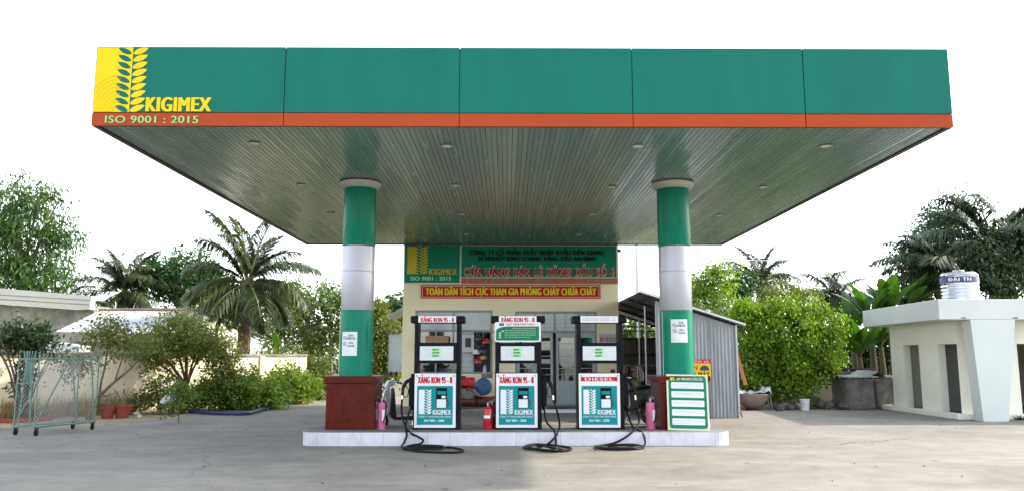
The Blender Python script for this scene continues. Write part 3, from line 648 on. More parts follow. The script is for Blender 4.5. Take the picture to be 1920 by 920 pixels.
# door set
df = MB(); _, tz2 = zx(1040, 621); frame_rect(df, d0, d1, ZB+.01, dz1, fy0, fy1, .06)
df.box(d0+.06, d1-.06, fy0+.002, fy1-.002, tz2-.035, tz2+.035)
for px in (1003, 1040, 1084): x_ = zx(px, 600)[0]; df.box(x_-.022, x_+.022, fy0+.003, fy1-.003, tz2+.036, dz1-.06)
dset = df.build('door_frame', m_frame, bld, bevel=.004)
MB().box(d0+.06, d1-.06, BY+.03, BY+.036, tz2+.036, dz1-.06).build('transom_pane', m_frost, dset)
tb = MB()
for px in (985, 1020, 1060, 1100): x_ = zx(px, 600)[0]; tb.box(x_-.006, x_+.006, BY+.01, BY+.022, tz2+.036, dz1-.06)
for k in range(3): tb.box(d0+.06, d1-.06, BY+.012, BY+.02, tz2+.12+.12*k, tz2+.132+.12*k)
tb.build('transom_bar', m_frame, dset)
xs = [d0+.06, zx(1003,700)[0], zx(1037,700)[0], zx(1043,700)[0], zx(1082,700)[0], d1-.06]
_, gz1 = zx(1060, 632); _, gz0 = zx(1060, 713); dB = ZB+.015
for a, b in ((xs[0], xs[1]-.004), (xs[1]+.004, xs[2]), (xs[3], xs[4]-.004), (xs[4]+.004, xs[5])):
    l = MB(); s_ = .075; yy0, yy1 = BY, BY+.045
    l.box(a, a+s_, yy0, yy1, dB, tz2-.04); l.box(b-s_, b, yy0, yy1, dB, tz2-.04); l.box(a+s_, b-s_, yy0, yy1, gz1, tz2-.04); l.box(a+s_, b-s_, yy0, yy1, dB, gz0)
    l.box(a+s_+.04, b-s_-.04, yy0-.008, yy0, dB+.12, gz0-.10); l.box(a+s_+.09, b-s_-.09, yy0-.014, yy0-.0085, dB+.2, gz0-.18)
    leaf = l.build('door', m_doorgrey, bld, bevel=.004)
    MB().box(a+s_, b-s_, yy0+.02, yy0+.025, gz0, gz1).build('pane', m_glass, leaf)
    bb = MB(); k = 7
    for i in range(1, k): zz = gz0+(gz1-gz0)*i/k; bb.box(a+s_, b-s_, yy0+.004, yy0+.016, zz-.010, zz+.010)
    bb.build('glazing_bar', m_doorgrey, leaf)
    if a == xs[3]: MB().tube([(a+.035,BY-.03,1.05),(a+.035,BY-.03,1.25)], .012, 8).build('handle', m_steel, leaf)
MB().box(bx0, bx1, 22.6, BY-.002, .004, ZB).build('step', m_conc2, bld, bevel=.008)
MB().box(zx(1010,770)[0], zx(1086,770)[0], 22.585, 22.598, .004, ZB-.002).build('step_riser', m_white, bld)
mt = MB().box(zx(1022,770)[0], zx(1055,770)[0], 22.75, 23.15, ZB+.002, ZB+.014)
tag(mt.build('door_mat', m_dark), 'small dark mat lying on the step before the grey doors', 'mat')
# sign board over the shop
sg = thing('shop_sign', 'wide green shop sign with emblem panel and red outlined lettering above the grey doors', 'sign', (at(957,495,BY-.06).x, BY-.06, at(957,495,BY-.06).z))
SY = BY-.09
def sx(px): return at(px, 500, SY).x
def sz(py): return at(957, py, SY).z
MB().box(sx(757.5), sx(1159.5), SY+.012, BY-.002, sz(531.5), sz(460)-.0).build('backing', m_paper, sg)
MB().box(sx(759), sx(862), SY, SY+.011, sz(529.5), sz(460.5)).build('emblem_panel', m_signgreen, sg)
MB().box(sx(865), sx(1156), SY, SY+.011, sz(519), sz(461)).build('name_panel', m_signgreen, sg)
MB().box(sx(865), sx(1157.5), SY, SY+.011, sz(531), sz(520.5)).build('address_panel', m_signorange, sg)
emblem(sg, sx(763.5), sz(513), sx(803)-sx(763.5), sz(462.5)-sz(513), SY-.002, m_olive, m_signgreen)
text(sg, 'KIGIMEX', sx(804.5), sx(857), sz(514.5), sz(503.5)-sz(514.5), SY-.002, m_olive, bold=.045, depth=.01)
text(sg, 'ISO 9001 : 2015', sx(770.5), sx(846), sz(525), sz(518)-sz(525), SY-.002, m_mint, bold=.02, depth=.008)
text(sg, 'CÔNG TY CỔ PHẦN XUẤT NHẬP KHẨU KIÊN GIANG', sx(880), sx(1133), sz(477.5), sz(469)-sz(477.5), SY-.002, m_black, bold=.06, depth=.012)
text(sg, 'XÍ NGHIỆP KINH DOANH XĂNG DẦU AN BÌNH', sx(896), sx(1117), sz(488.5), sz(480.5)-sz(488.5), SY-.002, m_black, bold=.06, depth=.012)
text(sg, 'CỬA HÀNG BÁN LẺ XĂNG DẦU SỐ 4', sx(870), sx(1151), sz(516), sz(502.5)-sz(516), SY-.001, m_pinkedge, bold=.07, depth=.004, outline=True)
text(sg, 'CỬA HÀNG BÁN LẺ XĂNG DẦU SỐ 4', sx(871), sx(1150), sz(515.6), sz(502.9)-sz(515.6), SY-.014, m_dred, bold=.04, depth=.008)
text(sg, 'ĐC: ẤP TÀ LÓC - XÃ SƠN KIÊN - H. HÒN ĐẤT - KIÊN GIANG', sx(873), sx(1034), sz(528.5), sz(523.5)-sz(528.5), SY-.002, m_greyletter, depth=.004)
text(sg, 'ĐT: 0776 25 72 25', sx(1101), sx(1148), sz(529), sz(524)-sz(529), SY-.002, m_greyletter, depth=.004)
bn = thing('fire_safety_banner', 'narrow red banner with yellow letters below the green shop sign', 'banner', (at(957,546,BY).x, BY-.03, at(957,546,BY).z))
BYY = BY-.04
def bz(py): return at(957, py, BYY).z
def bxx(px): return at(px, 546, BYY).x
MB().box(bxx(789), bxx(1126), BYY, BY-.002, bz(558.5), bz(533.5)).build('panel', m_banner, bn, bevel=.004)
q = MB(); frame_rect(q, bxx(791.5), bxx(1123.5), bz(556.7), bz(535.5), BYY-.004, BYY-.0005, .016); q.build('border_line', m_pinkedge, bn)
text(bn, 'TOÀN DÂN TÍCH CỰC THAM GIA PHÒNG CHÁY CHỮA CHÁY', bxx(798), bxx(1118), bz(552.3), bz(539.8)-bz(552.3), BYY-.002, m_bannery, bold=.06, depth=.003)
ws = thing('wall_notice', 'small grey notice plate with red characters on the wall right of the doors', 'notice', at(1138,636,BY-.02))
nx0, nz1 = zx(1123,625); nx1, nz0 = zx(1156,646); MB().box(nx0, nx1, BY-.02, BY-.002, nz0, nz1).build('plate', m_faded, ws)
text(ws, 'BR 4212 D', nx0+.03, nx1-.03, (nz0+nz1)/2-.07, .14, BY-.021, m_dred, bold=.01, depth=.002)
cb = MB().tube(catmull([at(1163,466,BY-.02), at(1166,490,BY-.02), at(1168,515,BY-.02), at(1165,545,BY-.02)], 6), .012, 6)
tag(cb.build('hanging_cable', m_faded), 'thin grey cable hanging loosely beside the right edge of the shop sign', 'cable')
lampb = MB().box(bx1-.01, bx1+.10, BY-.05, BY+.1, at(1160,467,BY).z-.09, at(1160,467,BY).z)
tag(lampb.build('junction_box', m_dark, bevel=.01), 'tiny dark junction box at the top right corner of the shop wall', 'junction box')
# conduit on wall
cdx = at(926, 690, BY).x; cdt = MB().tube([(w1+.0,BY-.02,at(926,698,BY).z),(d0,BY-.02,at(926,698,BY).z)], .014, 6); cdt.tube([(w1+.02,BY-.02,at(926,621,BY).z),(d0,BY-.02,at(926,621,BY).z)], .014, 6)
cdt.build('conduit', m_frame, bld)
# things in and before the window
mb_ = thing('meter_box', 'grey meter box with dark display hanging on the shop shutter', 'meter box', at(877,641,BY-.15))
p0, p1 = at(866,660,BY-.2), at(889,627,BY-.2); MB().box(p0.x, p1.x, BY-.2, BY-.064, p0.z, p1.z).build('case', m_faded, mb_, bevel=.015)
MB().box(p0.x+.1, p1.x-.09, BY-.212, BY-.2005, p0.z+.16, p1.z-.09).build('display', m_dark, mb_, bevel=.005)
cz_ = at(820,646,BY-.3).z; ct = MB().obox((at(820,638,BY-.3).x, BY-.26, cz_+.14), (.68,.36,.27)); tag(ct.build('carton', m_carton, bevel=.01), 'brown carton lying on the grey shelf before the shop window', 'carton')
sup = thing('shelf', 'grey shelf fixed before the shop window carrying a carton', 'shelf', (at(820,648,BY-.3).x, BY-.25, cz_))
MB().box(w0+.03, ms[1], BY-.46, BY-.08, cz_-.03, cz_+.003).build('board', m_doorgrey, sup)
for x_ in (w0+.1, ms[1]-.1): MB().prism([(0,0)]*0 or [(x_, cz_-.031), (x_+.03, cz_-.031), (x_+.03, cz_-.22), (x_, cz_-.22)], BY-.10, BY-.075).build('bracket', m_doorgrey, sup)
def helmet(px, py, mat, label, r=.135, band=None):
    p = at(px, py, BY-.16); t = thing('helmet', label, 'helmet', p, R(random.Random(px).uniform(-50,50)), 'helmets hanging at the shop window')
    MB().ball((0,0,0), (r,r*1.08,r*.98), 16, 9, z0=-.25).build('shell', mat, t, smooth=50, local=True)
    MB().prismz([(r*.95*math.cos(a)*1.02, -r*.62-r*.62*math.sin(a)) for a in np.linspace(0, math.pi, 9)], -.03, -.015).build('brim', mat, t, local=True)
    MB().tube(catmull([(-r*.9,0,-.02),(-r*.4,-.03,-r*1.1),(r*.4,-.03,-r*1.1),(r*.9,0,-.02)], 5), .007, 5).build('strap', m_black, t, local=True)
    if band: MB().ball((0,0,.002), (r*1.01,r*1.09,r*.5), 16, 4, z0=-.05).build('band', band, t, smooth=50, local=True)
m_hnavy = M('helmet_navy', (.02,.022,.06), .3); m_hred = M('helmet_red', (.36,.02,.03), .25); m_hyel = M('helmet_yellow', (.40,.32,.05), .35)
helmet(898, 635, m_hnavy, 'dark navy helmet hanging at the top left of the helmets in the shop window')
helmet(911, 641, m_hred, 'red helmet hanging at the upper right in the shop window')
helmet(905, 658, m_hnavy, 'black helmet hanging in the middle of the helmets in the shop window', .14)
helmet(893, 661, m_white, 'white helmet with dark red stripe hanging at left in the shop window', .12, m_dred)
helmet(898, 678, m_hred, 'red helmet hanging lowest in the shop window', .15)
helmet(906, 671, m_hyel, 'small dull yellow helmet half hidden among the helmets in the shop window', .10)
hang = MB()
for px, py in ((898,635),(911,641),(905,658),(893,661),(898,678),(906,671)):
    p = at(px, py, BY-.16); hang.tube([(p.x, p.y, p.z+.12), (p.x, BY-.06, tz-.05)], .005, 5)
hk = hang.tube([(ms[3], BY-.06, tz-.05), (w1-.03, BY-.06, tz-.05)], .012, 6); tag(hk.build('hanging_rail', m_steel), 'thin steel rail with cords that holds the helmets in the window', 'rail')
bt = thing('water_bottle', 'clear blue plastic bottle standing on the sill under the helmets', 'bottle', at(909,699,BY-.04))
p = at(909,698,BY-.04); MB().lathe([(.055,0),(.06,.02),(.06,.2),(.03,.26),(.022,.28)], 14, (p.x,p.y,wz0)).build('body', M('bottle_blue',(.35,.45,.55),.15), bt, smooth=50); MB().lathe([(.026,.28),(.026,.31)], 10, (p.x,p.y,wz0)).build('cap', m_blue, bt)
# machines on the step
ge = thing('generator', 'portable generator with red tank and grey engine on the shop step', 'generator', (at(868,770,22.9).x, 23.0, ZB))
gx = at(868,770,22.9).x
MB().box(gx-.42,gx+.34,22.8,23.3,ZB+.62,ZB+.88).build('fuel_tank', m_extred, ge, bevel=.05); MB().lathe([(.05,.88),(.05,.92)], 14, (gx,23.0,ZB)).build('cap', m_black, ge)
q = MB().box(gx-.33,gx+.1,22.85,23.2,ZB+.16,ZB+.60); q.lathe([(.2,-.1),(.2,.2),(.16,.24)], 18, (gx+.1,23.02,ZB+.36), 'x'); q.build('engine', m_oldconc, ge, bevel=.02)
q = MB()
for y_ in (22.78, 23.32):
    q.tube([(gx-.45,y_,ZB+.04),(gx-.45,y_,ZB+.6),(gx+.4,y_,ZB+.6),(gx+.4,y_,ZB+.04)], .018, 6)
q.build('tube_frame', m_black, ge)
ai = thing('air_compressor', 'air compressor with blue fan wheel and low red tank on the shop step', 'compressor', (at(905,770,22.9).x, 23.0, ZB)); ax = at(906,770,22.9).x
MB().lathe([(.02,-.9),(.13,-.86),(.15,-.8),(.15,.35),(.13,.42),(.02,.46)], 20, (ax,22.95,ZB+.20), 'x').build('tank', M('tank_dark_red',(.07,.010,.010),.45), ai, smooth=50)
MB().lathe([(.02,-.03),(.10,-.05),(.22,-.02),(.25,.0),(.25,.04),(.05,.06)], 26, (ax,22.85,ZB+.62), 'y').build('fan_wheel', m_blue, ai, smooth=40)
q = MB().box(ax-.42,ax-.05,22.85,23.15,ZB+.36,ZB+.68); q.tube([(ax-.35,22.9,ZB+.66),(ax-.1,22.75,ZB+.36)], .04, 8); q.box(ax-.06,ax+.26,22.95,23.1,ZB+.86,ZB+1.0); q.build('motor', m_oldconc, ai, bevel=.02)
q = MB()
for dx in (-.7, .3): q.box(ax+dx-.03,ax+dx+.03,22.85,23.05,ZB+.002,ZB+.08)
q.build('foot', m_black, ai)
# ================================================================== lean-to workshop on the right
SY_ = 20.75
e0 = at(1384,607,SY_); e1 = Vector((bx1+.02, SY_, at(1161,547,SY_).z)); slope = (e0.z-e1.z)/(e0.x-e1.x)
def rz_(x_): return e1.z + slope*(x_-e1.x)
def corr(mb, x0, x1, f, n, amp, y0, y1, axis='x'):
    pass
shed = thing('lean_to_shed', 'grey corrugated metal lean-to with sloping dark roof against the right side of the shop', 'shed', ((e0.x+e1.x)/2, 23.5, 0))
# roof: corrugations run down the slope, so the wave goes along y
rf = MB(); ny = 150; y0, y1 = SY_-.25, 28.5; vs = []; fs = []
for i in range(ny+1):
    yy = y0+(y1-y0)*i/ny; dz = .018*math.sin(2*math.pi*i/3)
    for x_ in (e1.x+.03, e0.x+.12): vs.append((x_, yy, rz_(x_)+dz))
for i in range(ny): fs.append((2*i, 2*i+1, 2*i+3, 2*i+2))
rf.add(vs, fs).build('roof', m_corr, shed, smooth=80)
MB().add([(e1.x+.03, SY_-.27, e1.z+.0), (e0.x+.12, SY_-.27, rz_(e0.x+.12)), (e0.x+.12, SY_-.27, rz_(e0.x+.12)+.045), (e1.x+.03, SY_-.27, e1.z+.045)], [(0,1,2,3)]).build('roof_edge', m_white, shed)
rr = MB()
for yy in (SY_+.05, 22.6, 24.4, 26.2, 28.0): rr.tube([(e1.x+.05, yy, rz_(e1.x)-.06), (e0.x, yy, rz_(e0.x)-.06)], .035, 6)
for k in range(5): x_ = e1.x+.3+k*.62; rr.tube([(x_, SY_, rz_(x_)-.028), (x_, 28.3, rz_(x_)-.028)], .022, 6)
rr.build('rafter', m_dark, shed)
def wallsheet(x0, x1, Y, ztop, z0, mat, par, name='front_wall', per=.095, amp=.017):
    n = int((x1-x0)/per*4); vs = []; fs = []
    for i in range(n+1):
        x_ = x0+(x1-x0)*i/n; yy = Y+amp*math.sin(2*math.pi*(x_-x0)/per)
        vs += [(x_, yy, z0), (x_, yy, ztop(x_))]
    for i in range(n): fs.append((2*i, 2*i+2, 2*i+3, 2*i+1))
    return MB().add(vs, fs).build(name, mat, par, smooth=80)
sxl, sxm, sxr = at(1231,700,SY_).x, at(1330,700,SY_).x, at(1382,700,SY_).x
wallsheet(sxl, sxm+.03, SY_, lambda x_: rz_(x_)-.07, .02, m_corr, shed)
wallsheet(sxm, sxr, SY_-.012, lambda x_: rz_(x_)-.075, .0, m_corr, shed)
MB().box(sxr-.015, sxr+.03, SY_-.05, SY_+.02, 0, rz_(sxr)-.05).build('corner_strip', m_steel, shed)
def sidesheet(): 
    n = 240; vs = []; fs = []
    for i in range(n+1):
        yy = SY_+7.4*i/n; x_ = sxr+.015*math.sin(i*.8); vs += [(x_, yy, 0), (x_, yy, rz_(sxr)-.07)]
    for i in range(n): fs.append((2*i, 2*i+2, 2*i+3, 2*i+1))
    MB().add(vs, fs).build('side_wall', m_corr, shed, smooth=80)
sidesheet()
bk0, bk1 = at(1160,700,27.6), at(1236,634,27.6)
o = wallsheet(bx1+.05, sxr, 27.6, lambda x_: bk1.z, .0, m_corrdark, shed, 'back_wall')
q = MB()
for zz in (bk1.z, bk1.z-.55, bk1.z-1.1): q.box(bx1+.05, sxr, 27.5, 27.57, zz-.05, zz+.03)
for z_ in (at(1200,612,27.6).z, at(1200,620,27.6).z): q.box(bx1+.05, sxr, 27.52, 27.55, z_-.02, z_+.02)
q.build('rail', m_dark, shed)
for px, Y in ((1211, 22.6), (1199, 27.4)): p = at(px, 650, Y); MB().tube([(p.x, Y, 0), (p.x, Y, rz_(p.x)-.08)], .03, 8).build('post', m_steel, shed)
# workshop contents
m_cl = [M('cloth_%s' % n_, c_, .9, var=.3) for n_, c_ in (('pink', (.45,.22,.20)), ('dark', (.05,.04,.05)), ('white', (.6,.55,.5)), ('brown', (.28,.16,.11)), ('red', (.35,.07,.04)))]
WY = 23.2
for px, mi, lab in ((1170,0,'dusty pink garment hanging leftmost in the workshop'),(1180,1,'dark garment hanging among clothes in the workshop'),(1189,3,'brown garment hanging among clothes in the workshop'),(1197,2,'whitish garment hanging rightmost among the workshop clothes')):
    p = at(px, 686, WY); gm = MB(); rg = random.Random(px); n = 10; vs = []; fs = []
    for j in range(7):
        for i in range(n+1):
            u = i/n-.5; wdt = .15*(.55+.45*min(1, j/2)); vs.append((p.x+u*2*wdt, WY+.04*math.sin(i*1.9+px)+.01*j*math.sin(i), p.z-.09*j-.02*abs(u)*j))
    for j in range(6):
        for i in range(n): a = j*(n+1)+i; fs.append((a, a+1, a+n+2, a+n+1))
    t = gm.add(vs, fs).build('garment', m_cl[mi], smooth=60); tag(t, lab, 'garment', 'clothes hanging in the workshop')
q = MB(); pL_, pR_ = at(1163,684,WY), at(1232,684,WY); q.tube([pL_, pR_], .015, 6)
tag(q.build('clothes_rail', m_steel), 'thin rail across the workshop from which clothes hang', 'rail')
um = thing('folded_umbrella', 'orange red round canopy top showing above hanging clothes in the workshop', 'umbrella', at(1185,690,WY+.25)); p = at(1185,691,WY+.25)
MB().ball((p.x,p.y,p.z-.05), (.26,.26,.13), 12, 6, z0=0.0).build('canopy', m_cl[4], um, smooth=40); MB().tube([(p.x,p.y,.0),(p.x,p.y,p.z+.1)], .012, 6).build('shaft', m_dark, um)
wt = thing('work_table', 'dark cloth covered work table inside the lean-to workshop', 'table', (at(1212,780,WY).x, WY, 0)); tx0, tx1 = at(1190,728,WY).x, at(1232,728,WY).x; tzz = at(1210,727,WY).z
MB().box(tx0, tx1, WY-.3, WY+.4, tzz-.04, tzz).build('table_top', m_wood, wt); MB().box(tx0+.02, tx1-.02, WY-.27, WY+.36, .05, tzz-.041).build('cloth_front', m_cl[1], wt)
bl = thing('green_helmet', 'glossy olive green helmet on the workshop table edge', 'helmet', at(1193,722,WY-.1)); p = at(1194,723,WY-.1); MB().ball((p.x,p.y,tzz+.08), (.16,.16,.14), 14, 8, z0=-.5).build('shell', M('olive_gloss',(.22,.24,.05),.2), bl, smooth=50); MB().box(p.x-.13,p.x+.13,p.y-.19,p.y-.1,tzz+.01,tzz+.03).build('brim', m_dark, bl)
q = MB().obox((at(1221,712,WY).x, WY, tzz+.13), (.30,.3,.26), (0,0,.3)); tag(q.build('parcel', m_cl[0], bevel=.03), 'dusty pink parcel on the workshop table beside the column', 'parcel')
for k, (px, hh) in enumerate(((1203,.22),(1208,.28),(1212,.2))):
    p = at(px, 727, WY); q = MB().lathe([(.045,0),(.05,.02),(.05,hh*.7),(.02,hh*.85),(.02,hh)], 12, (p.x,WY-.1,tzz+.002)); tag(q.build('oil_bottle', m_black, smooth=40), 'black oil bottle in a row on the workshop table', 'bottle', 'oil bottles on the workshop table')
# helmet sign on the shed
hs_ = thing('insurance_sign', 'small yellow and red sign with a helmet picture on the corrugated shed beside the column', 'sign', at(1303,690,SY_-.05))
HY = SY_-.05
def hx(px): return at(px, 690, HY).x
def hz(py): return at(1303, py, HY).z
MB().box(hx(1268), hx(1332.5), HY, HY+.025, hz(708), hz(673)).build('panel', m_yellow, hs_); MB().box(hx(1268), hx(1332.5), HY-.003, HY-.0005, hz(680), hz(673)).build('top_band', m_red, hs_)
text(hs_, 'BẢO HIỂM XE', hx(1272), hx(1330), hz(679), hz(675)-hz(679), HY-.0035, m_white, bold=.02, depth=.001)
text(hs_, 'BÁN', hx(1284), hx(1308), hz(692), hz(684)-hz(692), HY-.0005, m_red, bold=.03, depth=.002)
text(hs_, 'MŨ XE MÁY', hx(1274), hx(1330.5), hz(706), hz(696)-hz(706), HY-.0005, m_black, bold=.02, depth=.002)
cxh, czh = hx(1321), hz(692); hp = [(cxh+.12*math.cos(a), czh+.11*math.sin(a)) for a in np.linspace(0, math.pi, 12)] + [(cxh-.13, czh-.02), (cxh+.13, czh-.02)]
MB().prism(hp, HY-.004, HY-.0005).build('helmet_picture', m_navy, hs_)
q = MB().obox(at(1388,686,SY_+.35), (.10,.04,1.0), (0,R(-14),0)); tag(q.build('wooden_plank', m_wood), 'orange wooden plank sticking out behind the right end of the shed', 'plank')
q = MB().tube([atz(1392,782), at(1384,757,SY_+.1)], .018, 6); tag(q.build('red_stick', m_extred), 'short red stick leaning at the foot of the shed corner', 'stick')
# ================================================================== scooters
def scooter(label, loc, rz, paint, group):
    t = thing('scooter', label, 'scooter', loc, rz, group); L = dict(parent=t, local=True)
    def wheel(x_):
        w_ = MB().lathe([(.16,-.04),(.20,-.05),(.235,-.03),(.245,0),(.235,.03),(.20,.05),(.16,.04)], 26, (x_,0,.245), 'y').build('wheel', m_rubber, smooth=50, **L)
        MB().lathe([(.03,-.05),(.06,-.03),(.155,-.03),(.165,0),(.155,.03),(.06,.03),(.03,.05)], 20, (x_,0,.245), 'y').build('rim', m_silver, w_, smooth=40, local=True)
    wheel(.62); wheel(-.62)
    fk = MB()
    for s in (-1,1): fk.tube([(.62,s*.085,.245),(.50,s*.07,.62)], .024, 8)
    fk.tube([(.50,0,.60),(.40,0,.98)], .035, 8); fk.build('front_fork', m_steel, smooth=50, **L)
    def side(poly, w0_, name, mat, w1_=None, bev=.03):
        return MB().prism(poly, -w0_, w0_).build(name, mat, smooth=50, bevel=bev, **L)
    side([(.88,.50),(.66,.56),(.42,.50),(.44,.46),(.66,.52),(.86,.46)], .06, 'front_mudguard', paint, bev=.015)
    side([(.58,.56),(.52,.88),(.42,1.0),(.36,.98),(.36,.72),(.38,.42),(.46,.36)], .20, 'front_fairing', paint, bev=.06)
    side([(.375,.40),(.355,.95),(.30,.93),(.24,.34),(.30,.28)], .215, 'leg_shield', m_blackpl, bev=.03)
    side([(.52,.92),(.42,1.08),(.30,1.10),(.26,1.02),(.36,.95)], .15, 'handlebar_cowl', paint, bev=.04)
    MB().ball((.515,0,.90), (.05,.11,.075), 14, 8).build('headlight', m_chrome, smooth=60, **L)
    for s in (-1, 1): MB().ball((.50,s*.17,.72), (.04,.045,.08), 10, 6).build('indicator', m_lcd, smooth=60, **L)
    side([(.30,.28),(.28,.34),(-.20,.36),(-.20,.26)], .15, 'footboard', m_blackpl, bev=.02)
    side([(-.16,.28),(-.12,.70),(-.30,.80),(-.86,.86),(-.95,.78),(-.60,.55),(-.48,.40),(-.30,.28)], .16, 'rear_body', m_blackpl, bev=.05)
    side([(-.10,.72),(-.12,.80),(-.34,.87),(-.80,.95),(-.84,.89),(-.40,.80)], .15, 'seat', m_rubber, bev=.035)
    side([(-.92,.80),(-.97,.86),(-.99,.80),(-.95,.74)], .10, 'tail_light', m_extred, bev=.01)
    hb = MB().tube(catmull([(.22,-.34,1.04),(.30,-.2,1.06),(.34,0,1.05),(.30,.2,1.06),(.22,.34,1.04)], 5), .016, 8); hb.build('handlebar', m_steel, smooth=50, **L)
    for s in (-1, 1):
        MB().tube([(.27,s*.26,1.055),(.19,s*.37,1.035)], .022, 8).build('grip', m_rubber, **L)
        mr = MB().tube([(.29,s*.22,1.06),(.30,s*.28,1.20)], .007, 6).build('mirror_stalk', m_black, **L)
        MB().ball((.295,s*.30,1.23), (.02,.075,.05), 14, 8).build('mirror', m_black, mr, smooth=60, local=True)
    MB().tube([(-.1,.12,.26),(-.05,.22,.02)], .014, 6).build('side_stand', m_steel, **L)
    MB().tube([(-.35,-.17,.25),(-.55,-.19,.30),(-.9,-.2,.38)], [.035,.05,.055], 10).build('exhaust', m_steel, smooth=50, **L)
    gr_ = MB().tube(catmull([(-.75,-.13,.92),(-.95,-.12,.97),(-.99,0,.98),(-.95,.12,.97),(-.75,.13,.92)], 5), .014, 6); gr_.build('grab_rail', m_steel, **L)
    return t
sp = at(753, 797, 17.0)
scooter('silver and black scooter parked between the left plinth and the left pump', (sp.x+.11, 16.9, 0), R(199), m_silver, 'scooters')
s2 = at(1185, 790, 19.4)
scooter('dark scooter parked behind the diesel pump by the workshop', (s2.x-.02, 19.4, 0), R(120), m_hnavy, 'scooters')
# ================================================================== toilet block on the right
TX, TY0, TY1 = at(1804,775,20.45).x, 20.45, at(1677,755,24.0).y
tb_ = thing('toilet_block', 'small white toilet block with thick flat roof, two narrow doorways and a tapered front pillar', 'building', (TX+2, 22.3, 0))
rz0, rz1 = at(1760,598,19.5).z, at(1760,560,19.5).z
RX = at(1760,580,19.5).x
MB().prismz([(RX, 19.5), (RX+7, 19.5), (RX+7, 24.75), (at(1622,600,24.6).x, 24.75)], rz0, rz1).build('roof', m_wwhite, tb_, bevel=.012)
W = MB(); wt_ = .2; zt = rz0-.002; dz = at(1712,646,22.9).z
dA = (at(1798,700,20.5).y, )
def ydoor(px): # wall plane x=TX : y where the pixel column meets it
    d = _ray(px, 700); return TX/d.x*d.y
doors = [(ydoor(1798), ydoor(1762)), (ydoor(1726), ydoor(1697))]
ys_ = [TY0] + [v for a in doors for v in a] + [TY1]
for i in (0, 2, 4): W.box(TX, TX+wt_, ys_[i], ys_[i+1], 0, zt)
for a, b in doors: W.box(TX, TX+wt_, a, b, dz, zt)
fd0, fd1 = at(1911,700,TY0).x, at(1911,700,TY0).x+.75
W.box(TX+wt_, fd0, TY0, TY0+wt_, 0, zt); W.box(fd0, fd1, TY0, TY0+wt_, dz, zt); W.box(fd1, TX+6, TY0, TY0+wt_, 0, zt)
W.box(TX+wt_, TX+6, TY1-wt_, TY1, 0, zt-.5); W.box(TX+6, TX+6.2, TY0, TY1, 0, zt)  # rear wall stops below the roof: unseen slot added to let light in
W.build('wall', m_wcream, tb_)
q = MB().box(TX+1.35, TX+1.45, TY0+wt_, TY1-wt_, .1, zt-.4); q.box(TX+wt_, TX+1.35, (doors[0][1]+doors[1][0])/2-.05, (doors[0][1]+doors[1][0])/2+.05, .1, zt-.4)
q.build('partition', m_grey, tb_)
MB().box(TX+wt_, TX+6, TY0+wt_, TY1-wt_, .0, .10).build('floor', m_grey, tb_)
MB().prismz([(TX-.28, TY0-.30), (TX+6.2, TY0-.30), (TX+6.2, TY0-.003), (TX-.003, TY0-.003), (TX-.003, TY1+.25), (TX-.28, TY1+.25)], 0, .13).build('base_step', m_wcream, tb_, bevel=.01)
pa, pb2 = at(1815,600,19.6).x, at(1899,600,19.6).x; pc, pd = at(1833,787,19.75).x, at(1880,787,19.75).x
MB().prism([(pc, 0.0), (pd, 0.0), (pb2, rz0-.002), (pa, rz0-.002)], 19.503, 19.9).build('front_pillar', m_wwhite, tb_, bevel=.01)
for px in (1807, 1904): p = at(px, 595, 19.49); MB().box(p.x-.06, p.x+.06, 19.492, 19.499, p.z-.012, p.z+.012).build('drain_slot', m_dark, tb_)
q = MB().tube(catmull([(TX+.75, doors[0][1]-.25, .5), (TX+.72, doors[0][1]-.3, .75), (TX+.8, doors[0][1]-.2, .9)], 4), .06, 8); q.ball((TX+1.0, doors[0][0]+.5, .3), (.2,.25,.25), 12, 8); q.build('squat_fixture', m_white, tb_, smooth=50)
for px in (1826, 1886):
    p = atz(px, 783); lf = MB(); rg = random.Random(px)
    for i in range(60):
        a = rg.uniform(0, 6.28); r_ = rg.uniform(.0,.10); b0 = Vector((p.x+r_*math.cos(a), 20.05+r_*math.sin(a)*.6, 0)); d = Vector((math.cos(a)*.12, math.sin(a)*.1, rg.uniform(.05,.16))); s_ = Vector((-math.sin(a), math.cos(a), 0))*.012
        lf.add([b0-s_, b0+s_, b0+d], [(0,1,2)])
    tag(lf.build('weed_tuft', leafmat('weed_%d' % px, (.03,.05,.02), (.07,.09,.03)), fix=False), 'small dark weed tuft at the %s foot of the tapered white pillar' % ('left' if px < 1850 else 'right'), 'weed', 'weeds at the pillar foot')
# tank
tk = at(1800, 545, 22.6); TKX, TKY = tk.x, 22.6; tz0 = rz1; ttop = at(1800, 508, 22.6).z; TH = ttop-tz0; tr_ = .50
wtk = thing('water_tank', 'shiny stainless water tank with navy band standing on the toilet block roof', 'water tank', (TKX, TKY, rz1))
pr = [(tr_*.86, .12)]
for k in range(7): z_ = .12+(TH-.30)*k/7; s_ = (TH-.30)/7; pr += [(tr_, z_+s_*.12), (tr_, z_+s_*.5), (tr_*.975, z_+s_*.68), (tr_*.975, z_+s_*.9)]
pr += [(tr_, TH-.17), (tr_*1.0, TH-.12), (tr_*.9, TH-.06), (tr_*.5, TH-.015), (.16, TH), (.15, TH+.03), (.02, TH+.035)]
MB().lathe(pr, 40, (TKX, TKY, rz1)).build('tank_body', m_stainless, wtk, smooth=35)
zb_ = at(1800,528,22.1).z; zb2 = at(1800,517,22.1).z
MB().lathe([(tr_+.002, zb_), (tr_+.006, zb_+.004), (tr_+.006, zb2-.004), (tr_+.002, zb2)], 40, (TKX, TKY, 0)).build('band', m_navy, wtk, smooth=40)
